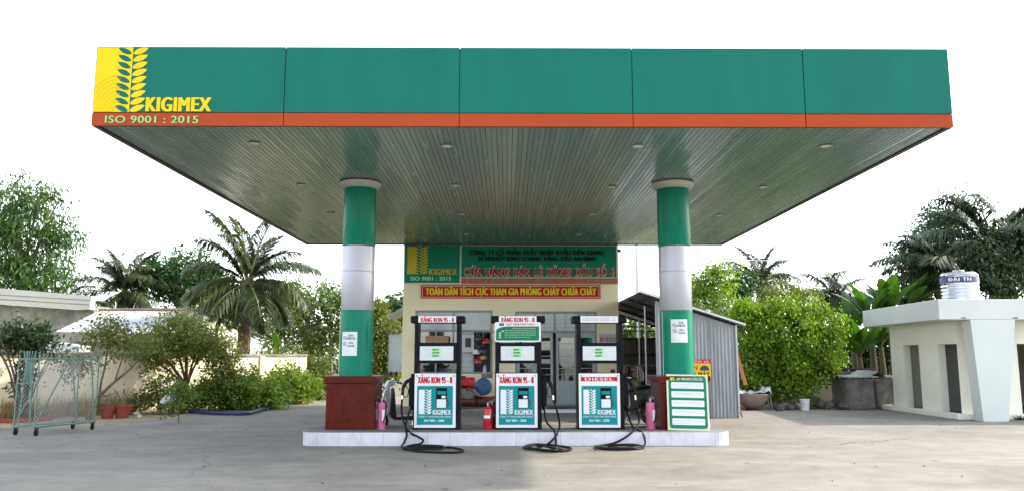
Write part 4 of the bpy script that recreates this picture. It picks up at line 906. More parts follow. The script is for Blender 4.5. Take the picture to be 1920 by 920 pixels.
o = text(wtk, 'ĐẠI TH', TKX-.30, TKX+.30, zb_+.045, (zb2-zb_)*.55, 0, m_white, bold=.05, depth=.002); off = _off(wtk)
for v in o.data.vertices:
    a = (v.co.x+off.x-TKX)/tr_-.50; d_ = v.co.y+off.y; v.co = Vector((TKX+(tr_+.009-d_)*math.sin(a)-off.x, TKY-(tr_+.009-d_)*math.cos(a)-off.y, v.co.z))
q = MB()
for a in (45,135,225,315): q.tube([(TKX+tr_*.8*math.cos(R(a)), TKY+tr_*.8*math.sin(R(a)), rz1), (TKX+tr_*.8*math.cos(R(a)), TKY+tr_*.8*math.sin(R(a)), rz1+.14)], .025, 6)
q.build('stand', m_steel, wtk)
# ================================================================== left boundary wall and buildings
wA, wB = Vector((-16.2, 15.9)), Vector((-7.28, 29.0)); wd_ = (wB-wA).normalized(); wn = Vector((wd_.y, -wd_.x))
bw_ = thing('boundary_wall', 'long cream yard wall with pillars and cap, dirty at its foot', 'wall', ((wA.x+wB.x)/2, (wA.y+wB.y)/2, 0))
def obb(mb, s0, s1, d0_, d1_, z0, z1):
    c = [wA+wd_*s0+wn*d0_, wA+wd_*s1+wn*d0_, wA+wd_*s1+wn*d1_, wA+wd_*s0+wn*d1_]; return mb.prismz([(p.x, p.y) for p in c], z0, z1)
LW = (wB-wA).length
obb(MB(), 0, LW, -.12, 0, 0, 1.58).build('wall_panel', m_ywall, bw_)
obb(MB(), 0, LW, -.16, .04, 1.581, 1.66).build('cap', m_moss, bw_)
k = 0.0
while k < LW: obb(MB(), k, k+.2, .001, .05, 0, 1.58).build('pilaster', m_ywall, bw_); k += 2.75
# white shed behind
def q4(px, py, Y): return at(px, py, Y)
e_l, e_r, r_l, r_r = at(104,621,28.5), at(452,643,28.5), at(188,582,32.5), at(376,586,32.5)
ez = e_l.z; e_l = Vector((e_l.x, 28.5, ez)); e_r = Vector((r_r.x+1.5, 28.5, ez-.1)); rr_z = r_l.z
shd = thing('white_roof_shed', 'low shed behind the yard wall with a bright white corrugated roof', 'shed', ((e_l.x+e_r.x)/2, 31, 0))
n = 220; vs = []; fs = []
for i in range(n+1):
    u = i/n; a = e_l.lerp(e_r, u); b = Vector((r_l.x+(r_r.x-r_l.x)*u, 32.5, rr_z)); dz_ = .025*math.sin(2*math.pi*i/4)
    b2 = Vector((b.x+.2*(u-.5), 36.5, ez-.05))
    vs += [(a.x, a.y, a.z+dz_), (b.x, b.y, b.z+dz_), (b2.x, b2.y, b2.z+dz_)]
for i in range(n): fs += [(3*i, 3*i+3, 3*i+4, 3*i+1), (3*i+1, 3*i+4, 3*i+5, 3*i+2)]
MB().add(vs, fs).build('roof', m_corrwhite, shd, smooth=70)
MB().tube([(r_l.x, 32.5, rr_z+.03), (r_r.x, 32.5, rr_z+.03)], .06, 6).build('ridge_cap', M('rusty_ridge', (.20,.10,.08), .7, var=.4, scale=6), shd)
MB().add([(e_r.x-.25, 28.9, 0), (e_r.x-.1, 36, 0), (e_r.x-.1, 36, ez-.2), (r_r.x+.05, 32.5, rr_z-.12), (e_r.x-.25, 28.9, ez-.2)], [(0,1,2,3,4)]).build('gable_wall', m_palegrey, shd)
MB().tube([(e_r.x-.02, 28.5, ez-.1), (r_r.x+.12, 32.5, rr_z), (e_r.x+.1, 36.5, ez-.1)], .055, 6).build('verge_board', m_dark, shd)
MB().box(e_l.x+.3, e_r.x-.3, 29.0, 29.12, 0, ez-.35).build('front_wall', m_oldconc, shd)
q = MB().prism([(at(88,655,27).x, at(88,655,27).z-.2), (at(160,655,27).x, at(160,648,27).z-.2), (at(160,648,27).x, at(160,648,27).z), (at(105,640,27).x, at(105,640,27).z)], 26.6, 27.4)
tag(q.build('small_roof', m_corrwhite), 'small pale sheet roof below the eave of the white roofed shed', 'roof')
# long mossy building at far left
lb = thing('mossy_building', 'old mossy grey cement building with a pale sheet parapet at the far left', 'building', (-24, 36, 0))
c0, c1_ = at(-150,620,35), at(165,620,35)
MB().box(c0.x, c1_.x+.1, 35.2, 41, 0, at(60,572,35).z).build('wall', m_moss, lb)
pt = [(c0.x, at(0,560,35).z), (at(150,590,35).x, at(150,581,35).z), (c1_.x+.15, at(165,580,35).z), (c1_.x+.2, at(170,555,35).z), (at(0,540,35).x, at(0,540,35).z), (c0.x, at(0,536,35).z)]
MB().prism(pt, 34.7, 35.1).build('parapet', m_palegrey, lb)
q = MB()
for t in (.35, .68):
    q.tube([(c0.x, 34.69, pt[0][1]*(1-t)+pt[5][1]*t), (c1_.x+.15, 34.69, pt[2][1]*(1-t)+pt[3][1]*t)], .018, 5)
q.build('sheet_joint', m_moss, lb)
pz_ = at(300,576,38); MB().box(at(170,576,39).x, at(392,576,39).x, 39, 43, 0, pz_.z+.05).build('rear_wall', m_moss, lb)
# ================================================================== rolling rack
A0, B0 = atz(158.5,803.5), atz(43,816)
rk = thing('rolling_gate', 'pale teal metal rolling gate frame with wire mesh on four black casters', 'gate', (B0.x, B0.y, 0)); rk_h = at(43,672,B0.y).z
dv = (A0-B0); Lr = dv.length; dv.normalize(); nv = Vector((-dv.y, dv.x, 0)); hw_ = .27
if nv.x < 0: nv = -nv
def K(s, d, z): p = B0+dv*s+nv*d; return (p.x, p.y, z)
q = MB()
for d in (-hw_, hw_): q.tube([K(0,d,.17), K(Lr,d,.17)], .020, 8)
for s_ in (0, Lr*.5, Lr): q.tube([K(s_,-hw_,.17), K(s_,hw_,.17)], .017, 8)
q.build('base_frame', m_tealpaint, rk)
q = MB()
for s_ in (0, Lr): 
    for d in (-hw_, hw_): q.tube([K(s_,d,.17), K(s_,d,rk_h)], .014, 8)
for d in (-hw_, hw_): q.tube([K(0,d,rk_h), K(Lr,d,rk_h)], .014, 8)
for s_ in (0, Lr): q.tube([K(s_,-hw_,rk_h), K(s_,hw_,rk_h)], .014, 8)
for d in (-hw_, hw_): q.tube([K(0,d,.19), K(Lr*.5,d,rk_h)], .016, 6); q.tube([K(Lr,d*.9,.19), K(Lr*.86,d,rk_h)], .016, 6)
q.tube([K(0,-.16,.18), K(0,-.06,rk_h)], .015, 6); q.tube([K(0,.16,.18), K(0,.06,rk_h)], .015, 6)
q.build('upright_frame', m_tealpaint, rk)
for i in range(9):
    for d in (-hw_, hw_): MB().tube([K(Lr*i/8,d,rk_h-.02), K(Lr*i/8,d,rk_h+.17)], [.010,.005], 5).build('spike', m_tealpaint, rk)
q = MB()
for i in (-2,-1,0,1,2):
    q.tube(catmull([K(0,.05*i,rk_h-.5), K(0,.045*i+.05,rk_h-.25), K(0,.06*i,rk_h+.02), K(0,.08*i,rk_h+.16)], 5), .011, 6)
q.tube([K(0,-hw_,rk_h-.5), K(0,hw_,rk_h-.5)], .012, 6); q.build('ornament', m_tealpaint, rk)
q = MB(); sp_ = .085
for d in (-hw_, hw_):
    n = int(Lr/sp_)+int((rk_h-.2)/sp_)
    for i in range(n):
        for sg_ in (1, -1):
            s0_ = i*sp_ - (rk_h-.2); a = max(0, s0_); b = min(Lr, s0_+(rk_h-.2))
            if b-a < .02: continue
            za, zb3 = .19+(a-s0_), .19+(b-s0_)
            if sg_ < 0: a, b = Lr-a, Lr-b
            q.tube([K(a,d,za), K(b,d,zb3)], .0028, 3, cap=False)
q.build('wire_mesh', m_steel, rk)
for s_ in (.06, Lr-.06):
    for d in (-hw_, hw_):
        c = K(s_, d, .065); cs = MB(); cs.tube([(c[0]-.018,c[1],.065),(c[0]+.018,c[1],.065)], .065, 16); w_ = cs.build('caster', m_rubber, rk, bevel=.006)
        MB().box(c[0]-.032,c[0]-.022,c[1]-.02,c[1]+.02,.05,.15).box(c[0]+.022,c[0]+.032,c[1]-.02,c[1]+.02,.05,.15).box(c[0]-.032,c[0]+.032,c[1]-.03,c[1]+.03,.135,.15).build('fork', m_dark, w_)
# pots, pipe, stones, bag
def pot(px, py, label, r=.20):
    p = atz(px, py); t = thing('terracotta_pot', label, 'flower pot', p, group='terracotta pots at the yard wall')
    MB().lathe([(r*.68,0),(r*.95,r*1.25),(r*1.08,r*1.27),(r*1.08,r*1.5),(r*.95,r*1.5),(r*.9,r*1.35)], 22, p).build('pot', m_terra, t, smooth=40)
    q = MB(); rg = random.Random(px)
    for i in range(14):
        a = rg.uniform(0, 6.28); h_ = rg.uniform(.2,.5); q.tube(catmull([(p.x,p.y,r*1.3),(p.x+.08*math.cos(a),p.y+.08*math.sin(a),r*1.3+h_*.5),(p.x+.25*math.cos(a),p.y+.2*math.sin(a),r*1.3+h_)], 3), .006, 4)
    q.build('dry_twig', m_barkg, t)
pot(201, 783, 'left terracotta pot with dry twigs at the foot of the cream wall'); pot(229, 782, 'right terracotta pot with dry twigs at the foot of the cream wall', .22)
pp = [atz(355,770,.06), atz(400,773,.06), atz(455,774,.06), atz(478,770,.06), atz(500,764,.06), atz(524,759,.06), atz(542,754,.06)]
q = MB().tube(catmull(pp, 5), .05, 10); tag(q.build('blue_pipe', m_bluepipe, smooth=50), 'long blue plastic pipe lying along the edge of the planting bed', 'pipe')
q = MB().tube([atz(546,753,.05), atz(562,750,.05)], .05, 8); tag(q.build('orange_log', m_wood), 'short orange log beyond the end of the blue pipe', 'log')
def rocks(lst, nm, cat, grp, mat, labels):
    for i, (px, py, s_) in enumerate(lst):
        p = atz(px, py); rg = random.Random(i*7+px); b = MB().ball((0,0,0), (s_*rg.uniform(.8,1.3), s_*rg.uniform(.7,1.1), s_*.75), 9, 6)
        b.v = [(x*(1+rg.uniform(-.16,.16)), y*(1+rg.uniform(-.16,.16)), z*(1+rg.uniform(-.16,.16))) for x, y, z in b.v]
        o = b.build(nm, mat, local=True); o.location = (p.x, p.y, s_*.45); o.rotation_euler = (0, 0, rg.uniform(0, 6)); tag(o, labels(i, px), cat, grp)
rocks([(256,778,.09),(262,782,.065),(344,770,.07),(350,772,.05)], 'white_stone', 'stone', 'pale stones at the planting bed', M('pale_stone',(.5,.45,.38),.9,var=.25), lambda i, px: ['pale stone right of the terracotta pots','smaller pale stone in front of another near the pots','small white stone beside the blue pipe end','smallest white stone beside the blue pipe end'][i])
pbag = atz(335, 790); bag = MB(); bag.ball((0,0,0), (.26,.10,.09), 12, 8, rot=(0, R(-28), 0)); rg = random.Random(3); bag.v = [(x+rg.uniform(-.03,.03), y+rg.uniform(-.03,.03), z+rg.uniform(-.02,.02)) for x, y, z in bag.v]
o = bag.build('plastic_bag', M('bag_white',(.55,.56,.58),.35), local=True); bp_ = at(320,744,pbag.y-.05); o.location = bp_; tag(o, 'white plastic bag caught on the thin sapling by the concrete edge', 'bag')
# right side bits
TBX = atz(1424,769); tub = thing('mixing_tub', 'pinkish half round mixing tub with crumpled sheet by the big bush', 'tub', (TBX.x, TBX.y+.5, 0)); tc_ = (TBX.x-.05, TBX.y+.5, 0)
MB().lathe([(.15,.02),(.34,.14),(.46,.30),(.52,.46),(.50,.47),(.44,.32),(.30,.16)], 26, tc_).build('bowl', m_pink, tub, smooth=50)
q = MB(); rg = random.Random(8); vs = []; fs = []
for i in range(9):
    for j in range(5): vs.append((tc_[0]-.55+.11*i*1.25, tc_[1]-.35+.16*j, .50+rg.uniform(-.05,.08)+(.12 if i > 6 else 0)-(.25 if i == 8 and j < 2 else 0)))
for i in range(8):
    for j in range(4): a = i*5+j; fs.append((a, a+5, a+6, a+1))
q.add(vs, fs).build('crumpled_sheet', m_faded, tub)
q = MB()
for dx in (.35,.47,.56): q.tube([(tc_[0]+dx, tc_[1]-.1, 0), (tc_[0]+dx*.95, tc_[1], .46)], .025, 6)
q.build('leg', m_barkg, tub)
bk = atz(1513,769); bu = thing('paint_bucket', 'white plastic bucket on the ground right of the big bush', 'bucket', (bk.x, bk.y+.1, 0))
MB().lathe([(.115,.0),(.14,.30),(.15,.30),(.15,.33),(.13,.33),(.12,.05)], 22, (bk.x,bk.y+.15,0)).build('body', m_white, bu, smooth=40); MB().tube(catmull([(bk.x-.14,bk.y+.15,.28),(bk.x-.08,bk.y+.0,.2),(bk.x+.08,bk.y,.2),(bk.x+.14,bk.y+.15,.28)], 5), .006, 5).build('handle', m_steel, bu)
rocks([(1463,769,.16),(1473,767,.17),(1482,768,.15),(1493,766,.17),(1540,764,.2),(1556,765,.18),(1568,762,.22),(1582,766,.16),(1530,756,.2),(1550,752,.25),(1450,765,.14),(1404,766,.12)], 'rubble_stone', 'stone', 'grey rubble stones under the bush', m_rock, lambda i, px: 'grey rubble stone on the ground between the big bush and the old cistern')
gw = MB().box(at(1508,700,27.4).x, at(1562,700,27.4).x, 27.4, 27.6, 0, at(1530,672,27.4).z); tag(gw.build('garden_wall', m_ywall), 'short piece of dirty cream wall showing between the bush and the banana plants', 'wall')
cs_ = thing('cistern', 'weathered low concrete cistern with rusty sheet cover left of the toilet block', 'cistern', (at(1633,768,24.2).x, 24.6, 0)); cx0, cx1_ = at(1590,768,24.2).x, at(1690,768,24.2).x; cz1 = at(1630,709,24.2).z
MB().prismz(rrect(cx0, cx1_, 24.2, 25.5, .22, 4), 0, cz1).build('basin', m_oldconc, cs_, smooth=40)
vs = []; fs = []; n = 46; rg = random.Random(2)
for i in range(n+1):
    x_ = cx0-.06+(cx1_-cx0+.1)*i/n; zz = cz1+.03+.018*math.sin(i*1.5)+.16*math.exp(-((i-26)/5.0)**2)
    vs += [(x_, 24.05, zz), (x_, 24.7, zz+.05), (x_, 25.5, zz+.03)]
for i in range(n): fs += [(3*i,3*i+3,3*i+4,3*i+1),(3*i+1,3*i+4,3*i+5,3*i+2)]
MB().add(vs, fs).build('sheet_cover', m_corr, cs_, smooth=60)
p = at(1647,765,24.12); MB().tube([(p.x,24.14,.0),(p.x-.03,24.14,cz1-.05)], .05, 8).build('pipe', m_dark, cs_)
rg_ = at(1617,700,26.2); wl = thing('well_ring', 'dark old well ring with purple tub rim behind the cistern', 'well', (rg_.x, 26.4, 0)); wz = at(1617,692,26).z
MB().lathe([(.62,0),(.56,wz-.05),(.50,wz-.05),(.50,wz-.4)], 24, (rg_.x,26.5,0)).build('ring', m_oldconc, wl, smooth=40); MB().lathe([(.5,wz-.05),(.55,wz+.02),(.57,wz+.03),(.5,wz+.0)], 24, (rg_.x,26.5,0)).build('rim', M('purple_rim',(.12,.06,.12),.5), wl, smooth=40)
# pole and wires
pp_ = at(1196,560,31); MB().tube([(pp_.x,31,0),(pp_.x-.05,31,7.5)], [.07,.055], 8)
up = thing('utility_pole', 'thin grey pole rising behind the lean-to roof', 'pole', (pp_.x, 31, 0)); MB().tube([(pp_.x,31,0),(pp_.x-.02,31,7.2)], [.075,.06], 10).build('shaft', m_steel, up); MB().box(pp_.x-.5,pp_.x+.5,30.95,31.05,6.85,6.95).build('crossarm', m_steel, up)
q = MB().tube(catmull([at(1163,468,26), at(1230,479,28), at(1365,486,30), at(1500,487,33), at(1640,472,36), at(1800,450,40)], 8), .012, 4); tag(q.build('overhead_wire', m_faded), 'long pale overhead wire crossing the sky right of the canopy', 'wire')
# ================================================================== vegetation
def leaves_mesh(P, D, L_, Wd, rng, fold=.25):
    """P base points (n,3), D unit directions; one folded diamond leaf each"""
    n = len(P); rv = rng.normal(size=(n,3)); s = np.cross(D, rv); s /= np.linalg.norm(s, axis=1)[:,None]+1e-9; nn = np.cross(s, D)
    L_ = np.broadcast_to(L_, (n,))[:,None]*rng.uniform(.7,1.25,(n,1)); Wd = np.broadcast_to(Wd, (n,))[:,None]*rng.uniform(.8,1.2,(n,1))
    mid = P+D*L_*.45; V = np.stack([P, mid+s*Wd-nn*Wd*fold, P+D*L_-nn*L_*.12, mid-s*Wd-nn*Wd*fold], 1).reshape(-1,3); return V
def quads_obj(name, V, mat, parent):
    n = len(V)//4; me = bpy.data.meshes.new(name); off = _off(parent); V = V-np.array(off)
    me.vertices.add(4*n); me.vertices.foreach_set('co', V.astype(np.float32).ravel()); me.loops.add(4*n); me.loops.foreach_set('vertex_index', np.arange(4*n, dtype=np.int32))
    me.polygons.add(n); me.polygons.foreach_set('loop_start', np.arange(0, 4*n, 4, dtype=np.int32)); me.update(calc_edges=True); me.materials.append(mat)
    o = bpy.data.objects.new(name, me); COL.objects.link(o); o.parent = parent; return o
def crown(blobs, nl, L_, Wd, seed, per=26, spread=.30, droop=.3, shell=.45, out=.8):
    """blobs: (c, r) ellipsoids in world space. returns leaves verts and the clump centres"""
    rng = np.random.default_rng(seed); vol = np.array([(b[1][0]*b[1][1]*b[1][2])**.7 for b in blobs]); vol /= vol.sum(); Ps = []; Ds = []; C = []
    nc = max(1, nl//per); idx = rng.choice(len(blobs), nc, p=vol)
    for k in idx:
        c, r = np.array(blobs[k][0]), np.array(blobs[k][1]); d = rng.normal(size=3); d /= np.linalg.norm(d); rad = rng.uniform(0,1)**shell
        cc = c+d*r*rad*rng.uniform(.82,1.12); C.append(cc); m = max(4, int(per*rng.uniform(.5,1.6))); sp_ = spread*rng.uniform(.6,1.35)
        tw = rng.normal(size=3); tw[2] -= droop*1.3; tw += d*out; tw /= np.linalg.norm(tw)      # the twig this clump hangs on
        u = rng.uniform(-1,1,(m,1)); p = cc+tw*u*sp_+rng.normal(size=(m,3))*sp_*.42; dd = rng.normal(size=(m,3))*.75+tw*.8; dd[:,2] -= droop; dd /= np.linalg.norm(dd, axis=1)[:,None]
        Ps.append(p); Ds.append(dd)
    return leaves_mesh(np.concatenate(Ps), np.concatenate(Ds), L_, Wd, rng), C
def limbs(mb, base, top, C, r, seed, k=12, mid=.55):
    rg = random.Random(seed); base = Vector(base); top = Vector(top)
    mb.tube(catmull([base, base.lerp(top, .5)+Vector((rg.uniform(-.08,.08), rg.uniform(-.08,.08), 0)), top], 4), [r*1.15]+[r]*3+[r*.9]*3+[r*.75]*2, 9)
    for c in rg.sample(C, min(k, len(C))):
        c = Vector(c); t0 = base.lerp(top, rg.uniform(.72, 1.0)); m_ = t0.lerp(c, .5)+Vector((0,0,(c-t0).length*.12)); pts = catmull([t0, m_, c], 5); n = len(pts)
        mb.tube(pts, [r*.5*(1-i/n)+.008 for i in range(n)], 6, cap=False)
def tree(name, label, cat, base, blobs, nl, L_, Wd, seed, leaf, bark, r=.14, top=None, group=None, k=12, **kw):
    base = Vector(base); t = thing(name, label, cat, base, group=group); V, C = crown(blobs, nl, L_, Wd, seed, **kw)
    c0 = Vector(blobs[0][0]); top = Vector(top) if top else Vector((base.x*.4+c0.x*.6, base.y*.4+c0.y*.6, max(base.z+.2, c0.z-blobs[0][1][2]*.45)))
    mb = MB(); limbs(mb, base, top, C, r, seed, k); mb.build('trunk', bark, t, smooth=60); quads_obj('crown', V, leaf, t); return t
def blob(px, py, Y, wpx, hpx, dep=None):
    p = at(px, py, Y); s = Y/1470; return (tuple(p), (wpx*s, dep if dep else wpx*s, hpx*s))
lm_bright = leafmat('leaf_mango_green', (.022,.062,.010), (.058,.120,.018), .25); lm_dark = leafmat('leaf_dark_green', (.016,.055,.018), (.04,.10,.03), .25)
lm_olive = leafmat('leaf_olive', (.07,.095,.018), (.14,.17,.03)); lm_lime = leafmat('leaf_lime', (.10,.18,.02), (.19,.28,.035), .4); lm_ficus = leafmat('leaf_ficus', (.075,.16,.008), (.18,.285,.014), .34)
lm_palm = leafmat('leaf_palm', (.035,.055,.022), (.085,.11,.045), .22, .35); lm_palmd = leafmat('leaf_palm_dark', (.020,.042,.022), (.05,.075,.035), .2, .35); lm_ban = leafmat('leaf_banana', (.030,.085,.012), (.055,.14,.02), .38, .35)
lm_shrub = leafmat('leaf_shrub', (.06,.12,.016), (.125,.20,.03), .36); lm_wild = leafmat('leaf_wild', (.06,.11,.025), (.125,.175,.05)); lm_deep = leafmat('leaf_deep', (.012,.035,.012), (.035,.065,.022), .2)
# --- left
tree('mango_tree', 'tall bright green tree with drooping leaves at the left edge behind the mossy building', 'tree', (at(40,600,38).x,38,0),
     [blob(40,470,38,88,92), blob(50,375,38,62,52), blob(110,440,38,50,62), blob(95,520,38,66,52), blob(5,430,38,60,60), blob(0,520,38,60,50)], 9000, .30, .042, 11, lm_bright, m_bark, .22, droop=.9, spread=.5, out=.5)
tree('round_tree', 'dense dark green tree between the small palm and the big coconut palm', 'tree', (at(340,600,44).x,44,0),
     [blob(330,520,44,62,38), blob(365,490,44,42,26), blob(300,545,44,50,32), blob(400,520,44,36,28), blob(280,500,44,22,16), blob(370,545,44,50,40)], 7000, .24, .07, 12, lm_dark, m_bark, .2, spread=.45)
wildb = [blob(560,590,40,60,50), blob(620,570,40,55,45), blob(520,610,40,45,45), blob(600,640,40,60,45), blob(655,600,40,50,60)]
tree('wild_tree', 'loose olive green tree with bare top twigs left of the left column', 'tree', (at(590,690,40).x,40,0), wildb, 8500, .20, .05, 13, lm_wild, m_barkg, .16, spread=.42, shell=.6)
bt_ = thing('bare_tree', 'leafless grey twigs rising against the sky beside the left column', 'tree', (at(612,640,42).x,42,0)); mb = MB(); rg = random.Random(4)
b0 = Vector((at(625,640,42).x,42,0)); tp = at(618,560,42)
def twig(mb, p, d, L_, r, dep):
    q = p+d*L_; mb.tube([p, p.lerp(q,.5)+Vector((rg.uniform(-.06,.06),0,rg.uniform(-.04,.04)))*L_, q], [r, r*.8, r*.6], 5, cap=False)
    if dep: 
        for _ in range(3): twig(mb, q, (d+Vector((rg.uniform(-.8,.8), rg.uniform(-.6,.6), rg.uniform(-.15,.5)))).normalized(), L_*.68, r*.58, dep-1)
mb.tube([b0, tp], [.07,.045], 7); 
for dx in (-1.2,-.7,-.2,.5): twig(mb, tp, Vector((dx,.1,.75)).normalized(), .95, .032, 3)
mb.build('trunk', m_barkg, bt_)
tree('dense_shrub_tree', 'dense yellow green bushy tree filling the gap between left column and shop', 'tree', (at(728,700,31).x,31,0), [blob(725,620,31,34,50), blob(738,660,31,36,45), blob(712,680,31,32,40), blob(700,600,31,30,40)], 7500, .13, .04, 14, lm_olive, m_barkg, .1, spread=.3)
tree('far_tree', 'dark rounded tree far behind the shop left corner', 'tree', (at(748,600,52).x,52,0), [blob(742,572,52,28,22), blob(760,590,52,40,30)], 2500, .3, .09, 15, lm_dark, m_bark, .2)
tree('yard_tree', 'green tree standing between the shed roof and the wild olive tree', 'tree', (at(420,640,37).x,37,0), [blob(400,575,37,50,40), blob(545,560,37,40,45), blob(450,600,37,60,40)], 5500, .2, .05, 16, lm_wild, m_bark, .15)
def hedge(px, py, Y, wpx, hpx, name, label, mat, nl, L_, Wd, seed, **kw):
    p = atz(px, py) if Y is None else Vector((at(px,py,Y).x, Y, 0)); Yb = p.y; return tree(name, label, 'shrub', (p.x, Yb, 0), [blob(px, py-hpx*1.05, Yb, wpx, hpx), blob(px-wpx*.5, py-hpx*.7, Yb-.1, wpx*.6, hpx*.65), blob(px+wpx*.5, py-hpx*.75, Yb-.1, wpx*.6, hpx*.7)], nl, L_, Wd, seed, mat, m_barkg, .03, top=(p.x, Yb, .35), group='shrubs along the yard wall', **kw)
hedge(480,772,24.4,62,42,'cassava_shrub','bright lime shrub behind the blue pipe in the planting bed', lm_lime, 4200, .13, .035, 21, spread=.22)
hedge(545,757,27.0,52,38,'cassava_shrub','bright lime shrub nearest the path end of the planting bed', lm_lime, 4200, .13, .035, 22, spread=.22)
hedge(425,768,24.2,58,38,'low_shrub','mid green shrub at the middle of the planting bed below the olive tree', lm_shrub, 4000, .10, .032, 23, spread=.22)
hedge(590,755,29.5,36,44,'tall_shrub','yellow green shrub beside the granite plinth at the path', lm_olive, 3600, .12, .034, 24, spread=.25)
hedge(300,778,22.4,55,36,'low_shrub','loose green shrub right of the terracotta pots', lm_olive, 2300, .09, .028, 25, spread=.2)
hedge(365,772,23.2,45,30,'low_shrub','small leafy green shrub at the left end of the blue pipe', lm_shrub, 2400, .09, .03, 26, spread=.2)
hedge(520,700,29.5,60,22,'wall_shrub','shrub growing behind the top of the yard wall near its right end', lm_olive, 2400, .12, .034, 27)
bs = (at(345,770,23.4).x, 23.4, 0)
tree('olive_tree', 'small spreading olive leaved tree with reddish stem in the planting bed', 'tree', bs, [blob(345,640,23.4,78,42), blob(290,660,23.4,46,50), blob(400,650,23.4,50,40), blob(330,605,23.4,46,24), blob(420,690,23.4,34,36)], 11000, .085, .028, 31, lm_olive, m_barkr, .07, top=tuple(at(350,715,23.4)), spread=.26, shell=.6, k=9)
# leaning tree
lt = thing('leaning_tree', 'thin tree leaning right before the cream wall beside the rolling gate', 'tree', atz(165,786)); b0 = atz(165,786); YL = b0.y
V, C = crown([blob(225,640,YL,62,36), blob(190,625,YL,50,28), blob(255,650,YL,36,30), blob(140,690,YL,48,26), blob(110,660,YL,40,20), blob(210,600,YL,26,20)], 2900, .085, .026, 32, per=18, spread=.24, droop=.4, shell=.7)
mb = MB(); f1 = at(186,742,YL)
mb.tube(catmull([b0, at(173,765,YL), f1], 5), [.075]*4+[.06]*7, 8)
for pts, r_ in (([f1, at(215,715,YL), at(243,692,YL), at(262,672,YL-.1)], .042), ([f1, at(190,715,YL), at(197,685,YL), at(202,650,YL), at(206,620,YL)], .034), ([f1, at(205,740,YL-.2), at(222,733,YL-.3)], .02), ([at(197,685,YL), at(165,670,YL+.2), at(120,672,YL+.3)], .018), ([at(215,715,YL), at(232,660,YL), at(238,625,YL)], .02)):
    pc_ = catmull(pts, 5); mb.tube(pc_, [r_*(1-.7*i/len(pc_)) for i in range(len(pc_))], 7)
for c in random.Random(9).sample(C, 34):
    c = Vector(c); s_ = min((at(262,672,YL-.1), at(206,620,YL), at(120,672,YL+.3), at(238,625,YL), at(197,685,YL), at(230,700,YL)), key=lambda q_: (q_-c).length); mb.tube([s_, s_.lerp(c,.5)+Vector((0,0,.06)), c], [.012,.008,.004], 4, cap=False)
mb.build('trunk', m_bark, lt, smooth=60); quads_obj('crown', V, lm_olive, lt)
# upright dark shrub behind the gate frame
ol = thing('oleander_shrub', 'upright dark leaved shrub with many stems behind the rolling gate', 'shrub', atz(44,788)); p0 = atz(44,788); YO = p0.y
V, C = crown([blob(42,628,YO,50,28), blob(15,640,YO,32,24), blob(72,640,YO,32,24), blob(42,690,YO,24,60)], 2600, .15, .026, 33, per=20, spread=.22, droop=-.2, shell=.6)
mb = MB()
for i, c in enumerate(random.Random(3).sample(C, 20)): mb.tube(catmull([p0+Vector((random.Random(i).uniform(-.16,.16),0,0)), p0.lerp(Vector(c),.45)+Vector((0,0,.2)), Vector(c)], 4), [.022]*5+[.014]*4, 5, cap=False)
mb.build('trunk', m_bark, ol); quads_obj('crown', V, lm_deep, ol); rgm = MB().lathe([(.62,0),(.62,.09),(.55,.10),(.5,.0)], 26, (p0.x,p0.y,0)); tag(rgm.build('planter_ring', m_terra, smooth=40), 'low terracotta ring on the ground round the dark upright shrub', 'planter ring')
# sapling
p0 = atz(335,792); sa = thing('sapling', 'thin young sapling at the concrete edge holding a plastic bag', 'sapling', p0); V, C = crown([blob(330,725,p0.y,32,24), blob(345,740,p0.y,20,16), blob(325,765,p0.y,12,10)], 420, .10, .03, 34, per=12, spread=.16)
mb = MB().tube(catmull([p0, at(334,760,p0.y), at(333,730,p0.y), at(336,705,p0.y)], 5), .014, 6)
for c in C[:14]: mb.tube([at(334,745,p0.y), Vector(c)], .006, 4)
mb.build('stem', m_bark, sa); quads_obj('foliage', V, lm_shrub, sa)
# dry grass at the wall foot : uncountable
rng = np.random.default_rng(6); n = 5200; s_ = rng.uniform(0, 9, n); d_ = rng.uniform(.05, 1.1, n)**1.4; P = np.stack([wA.x+wd_.x*s_+wn.x*d_, wA.y+wd_.y*s_+wn.y*d_, np.zeros(n)], 1)
D = rng.normal(size=(n,3))*.35; D[:,2] = 1; D /= np.linalg.norm(D, axis=1)[:,None]; o = quads_obj('dry_grass', leaves_mesh(P, D, rng.uniform(.2,.6,n), .012, rng), leafmat('leaf_dry_grass', (.20,.15,.06), (.34,.26,.12), .3), None); o['kind'] = 'stuff'; o['label'] = 'dry straw coloured grass along the foot of the cream wall'
